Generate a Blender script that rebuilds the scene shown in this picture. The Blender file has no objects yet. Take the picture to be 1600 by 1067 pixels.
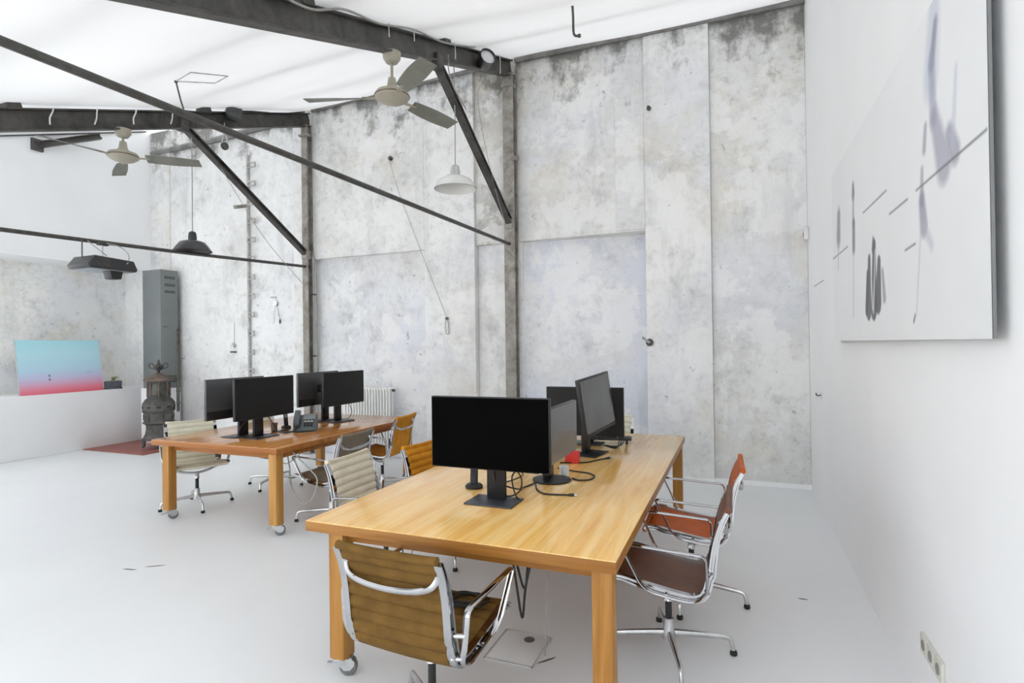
import bpy, bmesh, math, random
import numpy as np
from mathutils import Vector, Matrix

random.seed(7)
SC = bpy.context.scene
COL = SC.collection

# ------------------------------------------------------------------ camera
def set_camera():
    yaw, pitch, roll = 0.383047, 0.006275, -0.012798
    c, s = math.cos, math.sin
    fwd = Vector((-s(yaw) * c(pitch), c(yaw) * c(pitch), s(pitch)))
    right = Vector((c(yaw), s(yaw), 0))
    up = right.cross(fwd)
    r2 = right * c(roll) + up * s(roll)
    u2 = up * c(roll) - right * s(roll)
    cam = bpy.data.cameras.new('camera')
    cam.sensor_width = 36.0
    cam.lens = 868.589 / 1600 * 36.0
    cam.clip_start = 0.05
    o = bpy.data.objects.new('camera', cam)
    COL.objects.link(o)
    m = Matrix((r2, u2, -fwd)).transposed().to_4x4()
    m.translation = Vector((0, 0, 1.63))
    o.matrix_world = m
    SC.camera = o
set_camera()

# ------------------------------------------------------------------ light
SC.view_settings.view_transform = 'Standard'
SC.view_settings.look = 'None'
SC.view_settings.gamma = 1.0
SC.view_settings.use_curve_mapping = False
SC.view_settings.exposure = 0.10
world = bpy.data.worlds.new('overcast_sky')
SC.world = world
world.use_nodes = True
_bg = world.node_tree.nodes['Background']
_bg.inputs['Color'].default_value = (0.955, 0.98, 1.0, 1)
_bg.inputs['Strength'].default_value = 3.1
SC.cycles.diffuse_bounces = 6
SC.cycles.max_bounces = 9

# ------------------------------------------------------------------ materials
class NT:
    def __init__(s, name):
        s.m = bpy.data.materials.new(name)
        s.m.use_nodes = True
        s.t = s.m.node_tree
        s.b = s.t.nodes['Principled BSDF']
        s.out = s.t.nodes['Material Output']
    def n(s, typ, **kw):
        nd = s.t.nodes.new(typ)
        for k, v in kw.items():
            if k.startswith('_'):
                setattr(nd, k[1:], v)
            else:
                nd.inputs[k.replace('_', ' ')].default_value = v
        return nd
    def l(s, a, b):
        s.t.links.new(a, b)
    def coord(s, scale=(1, 1, 1), kind='Object'):
        tc = s.n('ShaderNodeTexCoord')
        mp = s.n('ShaderNodeMapping')
        mp.inputs['Scale'].default_value = scale
        s.l(tc.outputs[kind], mp.inputs['Vector'])
        return mp.outputs['Vector']
    def noise(s, vec, scale, detail=4, rough=0.55, dist=0.0):
        nd = s.n('ShaderNodeTexNoise')
        nd.inputs['Scale'].default_value = scale
        nd.inputs['Detail'].default_value = detail
        nd.inputs['Roughness'].default_value = rough
        nd.inputs['Distortion'].default_value = dist
        s.l(vec, nd.inputs['Vector'])
        return nd.outputs['Fac']
    def ramp(s, fac, stops):
        nd = s.n('ShaderNodeValToRGB')
        e = nd.color_ramp.elements
        while len(e) < len(stops):
            e.new(0.5)
        for i, (p, c) in enumerate(stops):
            e[i].position = p
            e[i].color = (c, c, c, 1) if not isinstance(c, tuple) else (*c, 1)
        s.l(fac, nd.inputs['Fac'])
        return nd.outputs['Color']
    def mix(s, fac, a, b, mode='MIX'):
        nd = s.n('ShaderNodeMix', _data_type='RGBA', _blend_type=mode)
        for sock, v in ((nd.inputs[0], fac), (nd.inputs[6], a), (nd.inputs[7], b)):
            if hasattr(v, 'is_output'):
                s.l(v, sock)
            elif isinstance(v, tuple):
                sock.default_value = (*v, 1)
            else:
                sock.default_value = v
        return nd.outputs[2]
    def math(s, op, a, b=0.0, clamp=False):
        nd = s.n('ShaderNodeMath', _operation=op, _use_clamp=clamp)
        for sock, v in ((nd.inputs[0], a), (nd.inputs[1], b)):
            if hasattr(v, 'is_output'):
                s.l(v, sock)
            else:
                sock.default_value = v
        return nd.outputs[0]
    def maprange(s, v, a, b, c=0.0, d=1.0):
        nd = s.n('ShaderNodeMapRange', _clamp=True)
        s.l(v, nd.inputs[0])
        for i, x in enumerate((a, b, c, d)):
            nd.inputs[i + 1].default_value = x
        return nd.outputs[0]
    def bump(s, h, strength=0.2, dist=0.01):
        nd = s.n('ShaderNodeBump')
        nd.inputs['Strength'].default_value = strength
        nd.inputs['Distance'].default_value = dist
        s.l(h, nd.inputs['Height'])
        s.l(nd.outputs['Normal'], s.b.inputs['Normal'])

def plain(name, col, rough=0.5, metal=0.0, var=0.08, scale=8.0, spec=0.5, coat=0.0, bump=0.0):
    t = NT(name)
    v = t.coord()
    f = t.noise(v, scale, 4)
    a = tuple(max(0, x * (1 - var)) for x in col)
    b = tuple(min(1, x * (1 + var)) for x in col)
    t.l(t.ramp(f, [(0.35, a), (0.65, b)]), t.b.inputs['Base Color'])
    t.b.inputs['Roughness'].default_value = rough
    t.b.inputs['Metallic'].default_value = metal
    t.b.inputs['Specular IOR Level'].default_value = spec
    t.b.inputs['Coat Weight'].default_value = coat
    if bump:
        t.bump(t.noise(v, scale * 6, 5), bump, 0.005)
    return t.m

def concrete(name, lo, hi, warm=0.35, cool=0.4, top=True, seed=0.0):
    t = NT(name)
    v0 = t.coord()
    off = t.n('ShaderNodeMapping')
    off.inputs['Location'].default_value = (seed, seed * 1.7, seed * .6)
    t.l(v0, off.inputs['Vector'])
    v = off.outputs['Vector']
    big = t.noise(v, 0.75, 7, 0.62, 0.25)
    med = t.noise(v, 2.2, 8, 0.72, 0.15)
    fine = t.noise(v, 14.0, 5, 0.7)
    c = t.ramp(big, [(0.30, lo), (0.47, tuple((a + b) / 2 for a, b in zip(lo, hi))), (0.66, hi)])
    m = t.ramp(med, [(0.33, 0.70), (0.42, 0.91), (0.48, 1.0), (0.66, 1.05)])
    c = t.mix(0.85, c, m, 'MULTIPLY')
    f = t.ramp(fine, [(0.30, 0.72), (0.45, 0.97), (0.7, 1.05)])
    c = t.mix(0.7, c, f, 'MULTIPLY')
    tint = t.noise(v, 0.55, 3, 0.5, 0.8)
    cl = t.ramp(tint, [(0.48, 0.0), (0.62, cool)])
    c = t.mix(cl, c, (0.74, 0.765, 0.85))
    tint2 = t.noise(v, 0.9, 6, 0.65, 0.3)
    wm = t.ramp(tint2, [(0.52, 0.0), (0.66, warm)])
    c = t.mix(wm, c, (0.72, 0.63, 0.48))
    # pale render patches
    pale = t.noise(v, 1.3, 8, 0.70, 0.2)
    pm = t.ramp(pale, [(0.51, 0.0), (0.56, 0.6)])
    c = t.mix(pm, c, (0.91, 0.91, 0.90))
    # dark specks and scrapes
    sp = t.noise(v, 6.5, 6, 0.75, 0.2)
    sm = t.ramp(sp, [(0.64, 0.0), (0.69, 0.65)])
    c = t.mix(sm, c, (0.25, 0.25, 0.24))
    st = t.n('ShaderNodeMapping')
    st.inputs['Scale'].default_value = (3.2, 3.2, 0.55)
    t.l(v, st.inputs['Vector'])
    streak = t.noise(st.outputs['Vector'], 1.0, 7, 0.65, 0.2)
    if top:
        # soot and water stains running down from the roof edge
        sx = t.n('ShaderNodeSeparateXYZ')
        t.l(v0, sx.inputs[0])
        h = t.maprange(sx.outputs['Z'], 3.9, 5.6)
        blot = t.math('ADD', t.math('MULTIPLY', streak, 0.55), t.math('MULTIPLY', med, 0.95))
        k = t.math('ADD', t.math('MULTIPLY', h, 0.50), blot)
        km = t.ramp(t.math('MULTIPLY', k, 0.8), [(0.86, 0.0), (0.99, 0.8)])
        c = t.mix(km, c, (0.115, 0.110, 0.095))
    sk = t.ramp(streak, [(0.32, 0.72), (0.44, 1.0)])
    c = t.mix(0.4, c, sk, 'MULTIPLY')
    t.l(c, t.b.inputs['Base Color'])
    t.b.inputs['Roughness'].default_value = 0.8
    t.b.inputs['Specular IOR Level'].default_value = 0.3
    t.bump(t.math('ADD', med, t.math('MULTIPLY', fine, 0.4)), 0.35, 0.02)
    return t.m

def wood(name, dark, mid, light, rough=0.2, axis='Y', scale=1.0, coat=0.4):
    t = NT(name)
    sc = {'Y': (9, 0.55, 9), 'X': (0.55, 9, 9), 'Z': (9, 9, 0.55)}[axis]
    v = t.coord(tuple(x * scale for x in sc))
    g = t.noise(v, 1.0, 8, 0.62, 1.6)
    c = t.ramp(g, [(0.30, dark), (0.47, mid), (0.60, light), (0.75, mid)])
    v2 = t.coord(tuple(x * 4 * scale for x in sc))
    g2 = t.noise(v2, 1.6, 6, 0.7, 0.4)
    c = t.mix(0.5, c, t.ramp(g2, [(0.36, 0.82), (0.5, 1.0), (0.7, 1.06)]), 'MULTIPLY')
    v3 = t.coord((1.1, 0.5, 1.1))
    c = t.mix(0.4, c, t.ramp(t.noise(v3, 1.6, 3), [(0.35, 0.88), (0.65, 1.08)]), 'MULTIPLY')
    t.l(c, t.b.inputs['Base Color'])
    t.b.inputs['Roughness'].default_value = rough
    t.b.inputs['Coat Weight'].default_value = coat if axis == 'Y' else 0.04
    t.b.inputs['Specular IOR Level'].default_value = 0.5 if axis == 'Y' else 0.25
    t.b.inputs['Coat Roughness'].default_value = 0.08
    return t.m

def painted_canvas(name):
    t = NT(name)
    at = t.n('ShaderNodeVertexColor')
    at.layer_name = 'Col'
    v = t.coord()
    c = t.mix(0.25, at.outputs['Color'], t.ramp(t.noise(v, 3, 5), [(0.3, 0.94), (0.7, 1.05)]), 'MULTIPLY')
    t.l(c, t.b.inputs['Base Color'])
    t.b.inputs['Roughness'].default_value = 0.45
    return t.m

def steel_dark(name, a, b, rust, rough=0.55):
    t = NT(name)
    v = t.coord()
    n1 = t.noise(v, 5, 8, 0.7, 0.4)
    c = t.ramp(n1, [(0.32, a), (0.62, b)])
    n2 = t.noise(v, 3.0, 8, 0.72, 0.6)
    c = t.mix(t.ramp(n2, [(0.58, 0.0), (0.70, 0.65)]), c, rust)
    t.l(c, t.b.inputs['Base Color'])
    t.b.inputs['Roughness'].default_value = rough
    t.b.inputs['Metallic'].default_value = 0.25
    t.bump(n1, 0.25, 0.006)
    return t.m

M = {}
M['conc'] = concrete('old_concrete', (0.66, 0.66, 0.64), (0.86, 0.86, 0.845))
M['conc_f'] = concrete('stained_concrete', (0.30, 0.285, 0.25), (0.78, 0.765, 0.73), 0.85, 0.1, True, 4.7)
M['conc_b'] = concrete('pale_plaster', (0.74, 0.74, 0.725), (0.90, 0.90, 0.885), 0.35, 0.35, True, 3.3)
M['conc_c'] = concrete('smooth_cool_plaster', (0.70, 0.71, 0.73), (0.86, 0.87, 0.89), 0.2, 0.75, False, 6.1)
M['conc_d'] = concrete('whitewashed_concrete', (0.78, 0.78, 0.77), (0.90, 0.90, 0.89), 0.14, 0.2, True, 9.4)
M['conc_e'] = concrete('faded_niche_plaster', (0.74, 0.75, 0.74), (0.95, 0.95, 0.92), 0.6, 0.45, False, 12.8)
M['white_wall'] = plain('white_paint', (0.925, 0.93, 0.935), 0.65, var=0.015, scale=1.2)
M['floor'] = plain('white_floor_coating', (0.81, 0.825, 0.835), 0.33, var=0.02, scale=0.9)
M['steel'] = steel_dark('blackened_steel', (0.035, 0.033, 0.030), (0.105, 0.10, 0.093), (0.12, 0.085, 0.062))
M['steel_rust'] = steel_dark('rusty_painted_steel', (0.17, 0.15, 0.125), (0.42, 0.40, 0.37), (0.085, 0.052, 0.033), 0.75)
M['steel_rod'] = plain('grey_steel_rod', (0.075, 0.072, 0.066), 0.5, 0.3, 0.2, 20)
M['trim'] = plain('grey_edge_rail', (0.22, 0.215, 0.205), 0.6, 0.1, 0.25, 6)
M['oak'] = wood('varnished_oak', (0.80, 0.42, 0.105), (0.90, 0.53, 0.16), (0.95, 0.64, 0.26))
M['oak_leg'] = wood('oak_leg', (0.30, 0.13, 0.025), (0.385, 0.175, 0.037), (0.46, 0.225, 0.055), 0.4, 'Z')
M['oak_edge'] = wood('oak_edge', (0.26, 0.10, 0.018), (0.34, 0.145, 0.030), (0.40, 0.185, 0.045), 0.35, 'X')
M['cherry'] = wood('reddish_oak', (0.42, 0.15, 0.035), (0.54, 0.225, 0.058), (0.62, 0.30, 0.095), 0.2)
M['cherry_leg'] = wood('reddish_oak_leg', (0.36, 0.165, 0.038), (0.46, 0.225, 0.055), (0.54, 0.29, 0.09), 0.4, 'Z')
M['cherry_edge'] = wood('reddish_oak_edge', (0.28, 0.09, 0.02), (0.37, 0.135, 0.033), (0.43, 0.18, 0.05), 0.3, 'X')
M['chrome'] = plain('polished_aluminium', (0.50, 0.50, 0.51), 0.07, 1.0, 0.05, 12)
M['chrome_dull'] = plain('worn_aluminium', (0.60, 0.60, 0.60), 0.3, 1.0, 0.12, 14)
M['black_plastic'] = plain('black_plastic', (0.013, 0.013, 0.014), 0.45, 0, 0.2, 10)
M['rubber'] = plain('black_rubber', (0.012, 0.012, 0.012), 0.7, 0, 0.2, 10)
M['caster_grey'] = plain('grey_caster_rubber', (0.16, 0.165, 0.16), 0.5, 0, 0.15, 20)
M['zinc'] = plain('zinc_plate', (0.55, 0.56, 0.57), 0.35, 0.8, 0.1, 25)
M['screen'] = plain('matt_black_screen', (0.002, 0.002, 0.002), 0.5, 0, 0.1, 5, 0.015)
M['screen_grey'] = plain('glossy_grey_screen', (0.075, 0.076, 0.080), 0.12, 0, 0.1, 5, 0.9)
M['screen_mat'] = plain('charcoal_screen', (0.011, 0.011, 0.011), 0.40, 0, 0.1, 5, 0.22)
M['mon_back'] = plain('graphite_monitor_back', (0.085, 0.086, 0.088), 0.28, 0.2, 0.06, 5)
M['stand_dark'] = plain('dark_stand_metal', (0.018, 0.018, 0.020), 0.4, 0.4, 0.15, 9)
M['stand_plate'] = plain('slate_stand_plate', (0.045, 0.050, 0.062), 0.38, 0.4, 0.1, 9)
M['cable'] = plain('black_cable', (0.012, 0.012, 0.012), 0.5, 0, 0.1, 10)
M['cable_grey'] = plain('grey_cable', (0.35, 0.35, 0.34), 0.5, 0, 0.1, 10)
M['cable_white'] = plain('white_cable', (0.75, 0.75, 0.74), 0.5, 0, 0.05, 10)
M['l_olive'] = plain('olive_brown_hopsack', (0.155, 0.083, 0.020), 0.65, 0, 0.18, 12, 0.12, bump=0.2)
M['l_cream'] = plain('cream_leather', (0.70, 0.63, 0.49), 0.45, 0, 0.07, 10, bump=0.1)
M['l_ochre'] = plain('ochre_yellow_fabric', (0.58, 0.235, 0.014), 0.6, 0, 0.12, 12, 0.15, bump=0.15)
M['l_taupe'] = plain('taupe_grey_fabric', (0.205, 0.165, 0.115), 0.6, 0, 0.12, 12, 0.4, bump=0.15)
M['l_rust'] = plain('rust_orange_leather', (0.52, 0.105, 0.008), 0.5, 0, 0.12, 9, 0.2, bump=0.1)
M['l_brown'] = plain('chestnut_brown_leather', (0.135, 0.045, 0.017), 0.5, 0, 0.2, 7, bump=0.1)
M['l_sage'] = plain('pale_sage_leather', (0.70, 0.68, 0.54), 0.45, 0, 0.06, 10, bump=0.1)
M['fan'] = plain('aged_cream_enamel', (0.38, 0.355, 0.28), 0.4, 0, 0.12, 6)
M['fan_blade'] = plain('grey_green_fan_blade', (0.185, 0.185, 0.155), 0.45, 0, 0.12, 6)
M['enamel_white'] = plain('white_enamel', (0.74, 0.74, 0.72), 0.25, 0, 0.04, 5)
M['enamel_dark'] = plain('charcoal_enamel', (0.045, 0.045, 0.046), 0.25, 0, 0.15, 5)
M['cast_iron'] = steel_dark('cast_iron', (0.035, 0.034, 0.032), (0.13, 0.125, 0.115), (0.22, 0.11, 0.07), 0.6)
M['stove_top'] = steel_dark('rusty_stove_lid', (0.10, 0.075, 0.06), (0.22, 0.16, 0.13), (0.30, 0.13, 0.08), 0.6)
M['hearth'] = plain('red_tile_hearth', (0.30, 0.105, 0.085), 0.5, 0, 0.12, 5)
M['locker'] = plain('grey_locker_steel', (0.20, 0.215, 0.215), 0.45, 0.1, 0.06, 2)
M['locker_dark'] = plain('locker_slot', (0.08, 0.085, 0.085), 0.6, 0, 0.1, 9)
M['radiator'] = plain('white_radiator_enamel', (0.90, 0.90, 0.88), 0.35, 0, 0.03, 5)
M['proj'] = plain('dark_projector_casing', (0.035, 0.035, 0.036), 0.4, 0.1, 0.2, 8)
M['proj_under'] = plain('grey_projector_underside', (0.33, 0.36, 0.40), 0.5, 0, 0.06, 5)
M['phone'] = plain('slate_phone_plastic', (0.075, 0.092, 0.10), 0.4, 0, 0.1, 10)
M['phone_lcd'] = plain('phone_display', (0.20, 0.23, 0.24), 0.25, 0, 0.1, 10)
M['red'] = plain('red_card', (0.62, 0.03, 0.025), 0.45, 0, 0.1, 10)
M['orange'] = plain('orange_plastic', (0.75, 0.20, 0.03), 0.4, 0, 0.1, 10)
M['ivory'] = plain('ivory_plastic', (0.66, 0.65, 0.58), 0.35, 0, 0.04, 10)
M['socket_dark'] = plain('socket_recess', (0.25, 0.25, 0.22), 0.5, 0, 0.1, 10)
M['leaf'] = plain('dull_green_leaf', (0.16, 0.20, 0.07), 0.5, 0, 0.3, 20)
M['pot'] = plain('slate_planter', (0.10, 0.11, 0.13), 0.6, 0, 0.15, 14)
M['iron'] = plain('dark_iron', (0.10, 0.095, 0.085), 0.55, 0.4, 0.2, 15)
M['rail_grey'] = plain('weathered_ladder_iron', (0.50, 0.495, 0.475), 0.7, 0.1, 0.2, 9)
M['seam'] = plain('floor_seam', (0.47, 0.48, 0.48), 0.5, 0, 0.1, 9)
M['scuff'] = plain('dark_scuff', (0.13, 0.12, 0.10), 0.7, 0, 0.2, 9)
M['canvas'] = painted_canvas('painted_canvas')
M['canvas_edge'] = plain('canvas_side', (0.20, 0.20, 0.20), 0.7, 0, 0.06, 9)
M['lamp_glass'] = plain('frosted_lamp_front', (0.75, 0.76, 0.78), 0.3, 0, 0.03, 9)

def fabric():
    t = NT('stretched_white_fabric')
    v = t.coord((0.35, 1.3, 1))
    c = t.ramp(t.noise(v, 1.4, 3), [(0.35, (0.93, 0.935, 0.94)), (0.65, (0.965, 0.965, 0.97))])
    d = t.n('ShaderNodeBsdfDiffuse')
    tr = t.n('ShaderNodeBsdfTranslucent')
    mx = t.n('ShaderNodeMixShader')
    mx.inputs[0].default_value = 0.145
    t.l(c, d.inputs['Color'])
    t.l(c, tr.inputs['Color'])
    t.l(d.outputs[0], mx.inputs[1])
    t.l(tr.outputs[0], mx.inputs[2])
    t.l(mx.outputs[0], t.out.inputs['Surface'])
    return t.m
M['fabric'] = fabric()

# ------------------------------------------------------------------ mesh helpers
def catmull(P, n=8, closed=False):
    P = [Vector(p) for p in P]
    out = []
    N = len(P)
    rng = range(N) if closed else range(N - 1)
    for i in rng:
        if closed:
            a, b, c, d = P[(i - 1) % N], P[i], P[(i + 1) % N], P[(i + 2) % N]
        else:
            b, c = P[i], P[i + 1]
            a = P[i - 1] if i > 0 else b * 2 - c
            d = P[i + 2] if i + 2 < N else c * 2 - b
        for k in range(n):
            t = k / n
            out.append(0.5 * ((2 * b) + (c - a) * t + (2 * a - 5 * b + 4 * c - d) * t * t + (3 * b - a - 3 * c + d) * t ** 3))
    if not closed:
        out.append(P[-1])
    return out

class MB:
    def __init__(s):
        s.v, s.f = [], []
    def add(s, vs, fs):
        o = len(s.v)
        s.v += [Vector(x) for x in vs]
        s.f += [tuple(i + o for i in f) for f in fs]
        return s
    def box(s, x0, x1, y0, y1, z0, z1, mat=None):
        vs = [Vector((x, y, z)) for x in (x0, x1) for y in (y0, y1) for z in (z0, z1)]
        if mat is not None:
            vs = [mat @ p for p in vs]
        return s.add(vs, [(0, 1, 3, 2), (4, 6, 7, 5), (0, 4, 5, 1), (2, 3, 7, 6), (0, 2, 6, 4), (1, 5, 7, 3)])
    def hexa(s, vs):   # 8 corners in box order
        return s.add(vs, [(0, 1, 3, 2), (4, 6, 7, 5), (0, 4, 5, 1), (2, 3, 7, 6), (0, 2, 6, 4), (1, 5, 7, 3)])
    def tube(s, P, r, seg=8, closed=False, up=(0, 0, 1), flat=1.0, rect=False):
        """swept section; r may be a list; flat scales the section along the 'up' side."""
        P = [Vector(p) for p in P]
        N = len(P)
        R = r if isinstance(r, (list, tuple)) else [r] * N
        up = Vector(up).normalized()
        vs, fs = [], []
        prev = None
        for i, p in enumerate(P):
            if closed:
                t = (P[(i + 1) % N] - P[(i - 1) % N])
            else:
                t = P[min(i + 1, N - 1)] - P[max(i - 1, 0)]
            t.normalize()
            ref = up if abs(t.dot(up)) < 0.98 else (prev if prev else Vector((0, 1, 0.01)).normalized())
            a = t.cross(ref)
            if a.length < 1e-6:
                a = t.cross(Vector((1, 0.02, 0)))
            a.normalize()
            if prev is not None and a.dot(prev_a) < 0:
                a = -a
            b = a.cross(t).normalized()
            prev, prev_a = b, a
            for k in range(seg):
                th = 2 * math.pi * (k + (0.5 if rect else 0)) / seg
                ca, sa = math.cos(th), math.sin(th)
                if rect:
                    mx = max(abs(ca), abs(sa))
                    ca, sa = ca / mx, sa / mx
                vs.append(p + a * (ca * R[i]) + b * (sa * R[i] * flat))
        M_ = N if closed else N - 1
        for i in range(M_):
            j = (i + 1) % N
            for k in range(seg):
                k2 = (k + 1) % seg
                fs.append((i * seg + k, i * seg + k2, j * seg + k2, j * seg + k))
        if not closed:
            fs.append(tuple(range(seg - 1, -1, -1)))
            fs.append(tuple((N - 1) * seg + k for k in range(seg)))
        return s.add(vs, fs)
    def lathe(s, prof, seg=24, mat=None, cap=True):
        vs, fs = [], []
        for r, z in prof:
            for k in range(seg):
                th = 2 * math.pi * k / seg
                p = Vector((r * math.cos(th), r * math.sin(th), z))
                vs.append(mat @ p if mat is not None else p)
        for i in range(len(prof) - 1):
            for k in range(seg):
                k2 = (k + 1) % seg
                fs.append((i * seg + k, i * seg + k2, (i + 1) * seg + k2, (i + 1) * seg + k))
        if cap:
            fs.append(tuple(range(seg - 1, -1, -1)))
            fs.append(tuple((len(prof) - 1) * seg + k for k in range(seg)))
        return s.add(vs, fs)
    def prism(s, poly, axis, a, b, mat=None):
        """extrude a 2D polygon along an axis from a to b."""
        n = len(poly)
        def mk(u, v, w):
            p = {'X': (w, u, v), 'Y': (u, w, v), 'Z': (u, v, w)}[axis]
            p = Vector(p)
            return mat @ p if mat is not None else p
        vs = [mk(u, v, a) for u, v in poly] + [mk(u, v, b) for u, v in poly]
        fs = [tuple(range(n - 1, -1, -1)), tuple(range(n, 2 * n))]
        for i in range(n):
            j = (i + 1) % n
            fs.append((i, j, n + j, n + i))
        return s.add(vs, fs)
    def mesh(s, name, mat, smooth=True, bevel=0.0, segs=2, ang=35):
        me = bpy.data.meshes.new(name)
        bm = bmesh.new()
        vv = [bm.verts.new(p) for p in s.v]
        for f in s.f:
            try:
                bm.faces.new([vv[i] for i in f])
            except ValueError:
                pass
        bmesh.ops.recalc_face_normals(bm, faces=bm.faces)
        if bevel > 0:
            es = [e for e in bm.edges if len(e.link_faces) == 2 and e.calc_face_angle() > math.radians(ang)]
            bmesh.ops.bevel(bm, geom=es, offset=bevel, segments=segs, profile=0.5, affect='EDGES', clamp_overlap=True)
        lim = math.radians(ang)
        for f in bm.faces:
            f.smooth = smooth
        if smooth:
            for e in bm.edges:
                if len(e.link_faces) == 2 and e.calc_face_angle() > lim:
                    e.smooth = False
        bm.to_mesh(me)
        bm.free()
        if mat is not None:
            me.materials.append(mat)
        return me
    def build(s, name, mat, parent=None, smooth=True, bevel=0.0, segs=2, ang=35, label=None):
        o = bpy.data.objects.new(name, s.mesh(name, mat, smooth, bevel, segs, ang))
        COL.objects.link(o)
        if parent is not None:
            o.parent = parent
        if label:
            o['label'] = label
        return o

def obj(name, me, parent=None):
    o = bpy.data.objects.new(name, me)
    COL.objects.link(o)
    if parent is not None:
        o.parent = parent
    return o

def tag(o, label, cat, group=None):
    o['label'] = label
    o['category'] = cat
    if group:
        o['group'] = group
    return o

def struct(o):
    o['kind'] = 'structure'
    return o

def thing(name, label, cat, loc=(0, 0, 0), rz=0.0, group=None):
    o = bpy.data.objects.new(name, None)
    o.empty_display_size = 0.1
    COL.objects.link(o)
    o.location = loc
    o.rotation_euler = (0, 0, rz)
    return tag(o, label, cat, group)

R = math.radians

# ------------------------------------------------------------------ the room
XR, XL, YB, Y3 = 0.75, -9.95, 6.875, 7.02
def roof_z(x, y):
    z = 5.43 + 0.37 * (max(y, 1.1) - 6.9)
    z += 0.035 * (max(x, -6.2) + 2.74) if x < -2.74 else -0.012 * (x + 2.74)
    if x < -6.2:
        z += 0.16 * (-6.2 - x)
    return z

struct(MB().box(XL - 1.2, XR + .3, -3.2, 7.5, -0.12, 0.0).build('floor', M['floor'], smooth=False))
def gable(x, z0, m=.12):
    # side outline of a wall whose top follows the sloping roof
    return [(-3.2, z0), (7.5, z0), (7.5, roof_z(x, 7.5) + m), (1.1, roof_z(x, 1.1) + m), (-3.2, roof_z(x, 1.1) + m)]
struct(MB().prism(gable(XR, 0), 'X', XR, XR + .25).build('wall_right', M['white_wall'], smooth=False))

# ceiling: fabric stretched under the skylights, slightly slack between the beams
def ceiling():
    nx, ny = 90, 110
    xs = np.linspace(XL, XR, nx)
    ys = np.linspace(-3.1, 6.93, ny)
    vs, fs = [], []
    for j, y in enumerate(ys):
        for i, x in enumerate(xs):
            z = roof_z(x, y) + 0.03
            bay = abs(math.sin(math.pi * (x + 2.74) / 3.41))
            z -= 0.05 * bay * (0.6 + 0.4 * math.sin(y * 2.1 + x))
            z -= 0.012 * bay * math.sin(y * 6.3 + 1.3 * math.sin(x * 1.1))
            vs.append((x, y, z))
    for j in range(ny - 1):
        for i in range(nx - 1):
            a = j * nx + i
            fs.append((a, a + 1, a + nx + 1, a + nx))
    m = MB().add(vs, fs)
    c = struct(m.build('ceiling', M['fabric']))
    # purlins of the skylight lie just above the fabric and show through it
    for y in (-2.3, -.6, 0.9, 2.2, 3.35, 4.55, 5.75):
        mb = MB()
        P = [(x, y - .06 * k, roof_z(x, y) + 0.11) for k, x in enumerate(np.linspace(XL, XR, 5))]
        mb.tube(P, 0.04, 4, rect=True)
        mb.build('purlin', M['steel'], c, smooth=False)
    # small frame of a roof hatch showing through
    for a, b in (((-4.667, 3.527), (-4.35, 3.425)), ((-4.35, 3.425), (-4.366, 3.821)), ((-4.366, 3.821), (-4.636, 3.909)), ((-4.636, 3.909), (-4.667, 3.527))):
        mb = MB()
        mb.tube([(a[0], a[1], roof_z(*a) - .06), (b[0], b[1], roof_z(*b) - .06)], 0.005, 6)
        mb.build('hatch_frame', M['rail_grey'], c)
    return c
ceiling()

# front wall behind the camera, unseen, added with window gaps sized to set the front light
wf = struct(MB().box(XL - 1.2, XR + .25, -3.4, -3.15, 0, 0.5).build('wall_front', M['white_wall'], smooth=False))
MB().box(XL - 1.2, XR + .25, -3.4, -3.15, 3.0, 3.4).build('lintel', M['white_wall'], wf, smooth=False)
for x_ in (-11.1, -8.2, -5.4, -2.9):
    MB().box(x_, x_ + .6, -3.4, -3.15, 0.5, 3.0).build('pier', M['white_wall'], wf, smooth=False)

# back wall: one slab behind, panels, pilasters and overhanging upper walls in front
wb = struct(MB().box(XL - .9, XR + .25, 7.2, 7.5, 0, 5.62).build('wall_back', M['conc'], smooth=False))
def panel(x0, x1, y, z0, z1, m, name='wall_panel', yr=None, bevel=0.012):
    b = MB()
    yr = y if yr is None else yr
    b.hexa([(x0, y, z0), (x0, y, z1), (x0, 7.25, z0), (x0, 7.25, z1), (x1, yr, z0), (x1, yr, z1), (x1, 7.25, z0), (x1, 7.25, z1)])
    return b.build(name, M[m], wb, bevel=bevel)
panel(-.25, XR, 6.90, 0, 5.6, 'conc')
panel(-1.0, -.25, 6.835, 0, 5.6, 'conc_b', 'pilaster')
panel(-2.66, -1.0, 6.87, 3.0, 5.6, 'conc')
panel(-1.36, -1.0, 6.855, 3.02, 4.67, 'conc_b', 'plaster_patch')
panel(-2.66, -1.0, 6.95, 0, 3.02, 'conc_c', 'lower_panel', 7.13)
panel(-2.84, -2.62, 6.90, 0, 5.6, 'conc')
panel(-3.3, -2.8, 6.905, 3.0, 5.6, 'conc_f')
panel(-3.3, -2.8, 6.965, 0, 3.02, 'conc_b', 'lower_panel')
panel(-4.09, -3.3, 6.86, 0, 5.6, 'conc_b', 'pilaster')
panel(-6.1, -4.09, 6.865, 3.0, 5.6, 'conc_b')
panel(-6.1, -4.09, 6.945, 0, 3.02, 'conc_c', 'lower_panel')
panel(-6.47, -6.1, 6.86, 0, 5.6, 'conc_b', 'pilaster')
panel(-7.5, -6.47, 6.97, 0, 5.6, 'conc_d')
panel(XL - .85, -7.5, Y3, 0, 5.6, 'conc_d')
panel(-9.95, -9.45, 6.99, 2.0, 5.6, 'conc_b', 'corner_strip')
# white splash of floor paint along the foot of the wall
for x0, x1, y in ((-.25, XR, 6.885), (-1.0, -.25, 6.82)):
    struct(MB().box(x0, x1, y, y + .02, 0, 0.05).build('baseboard_back', M['white_wall'], smooth=False))

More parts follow.
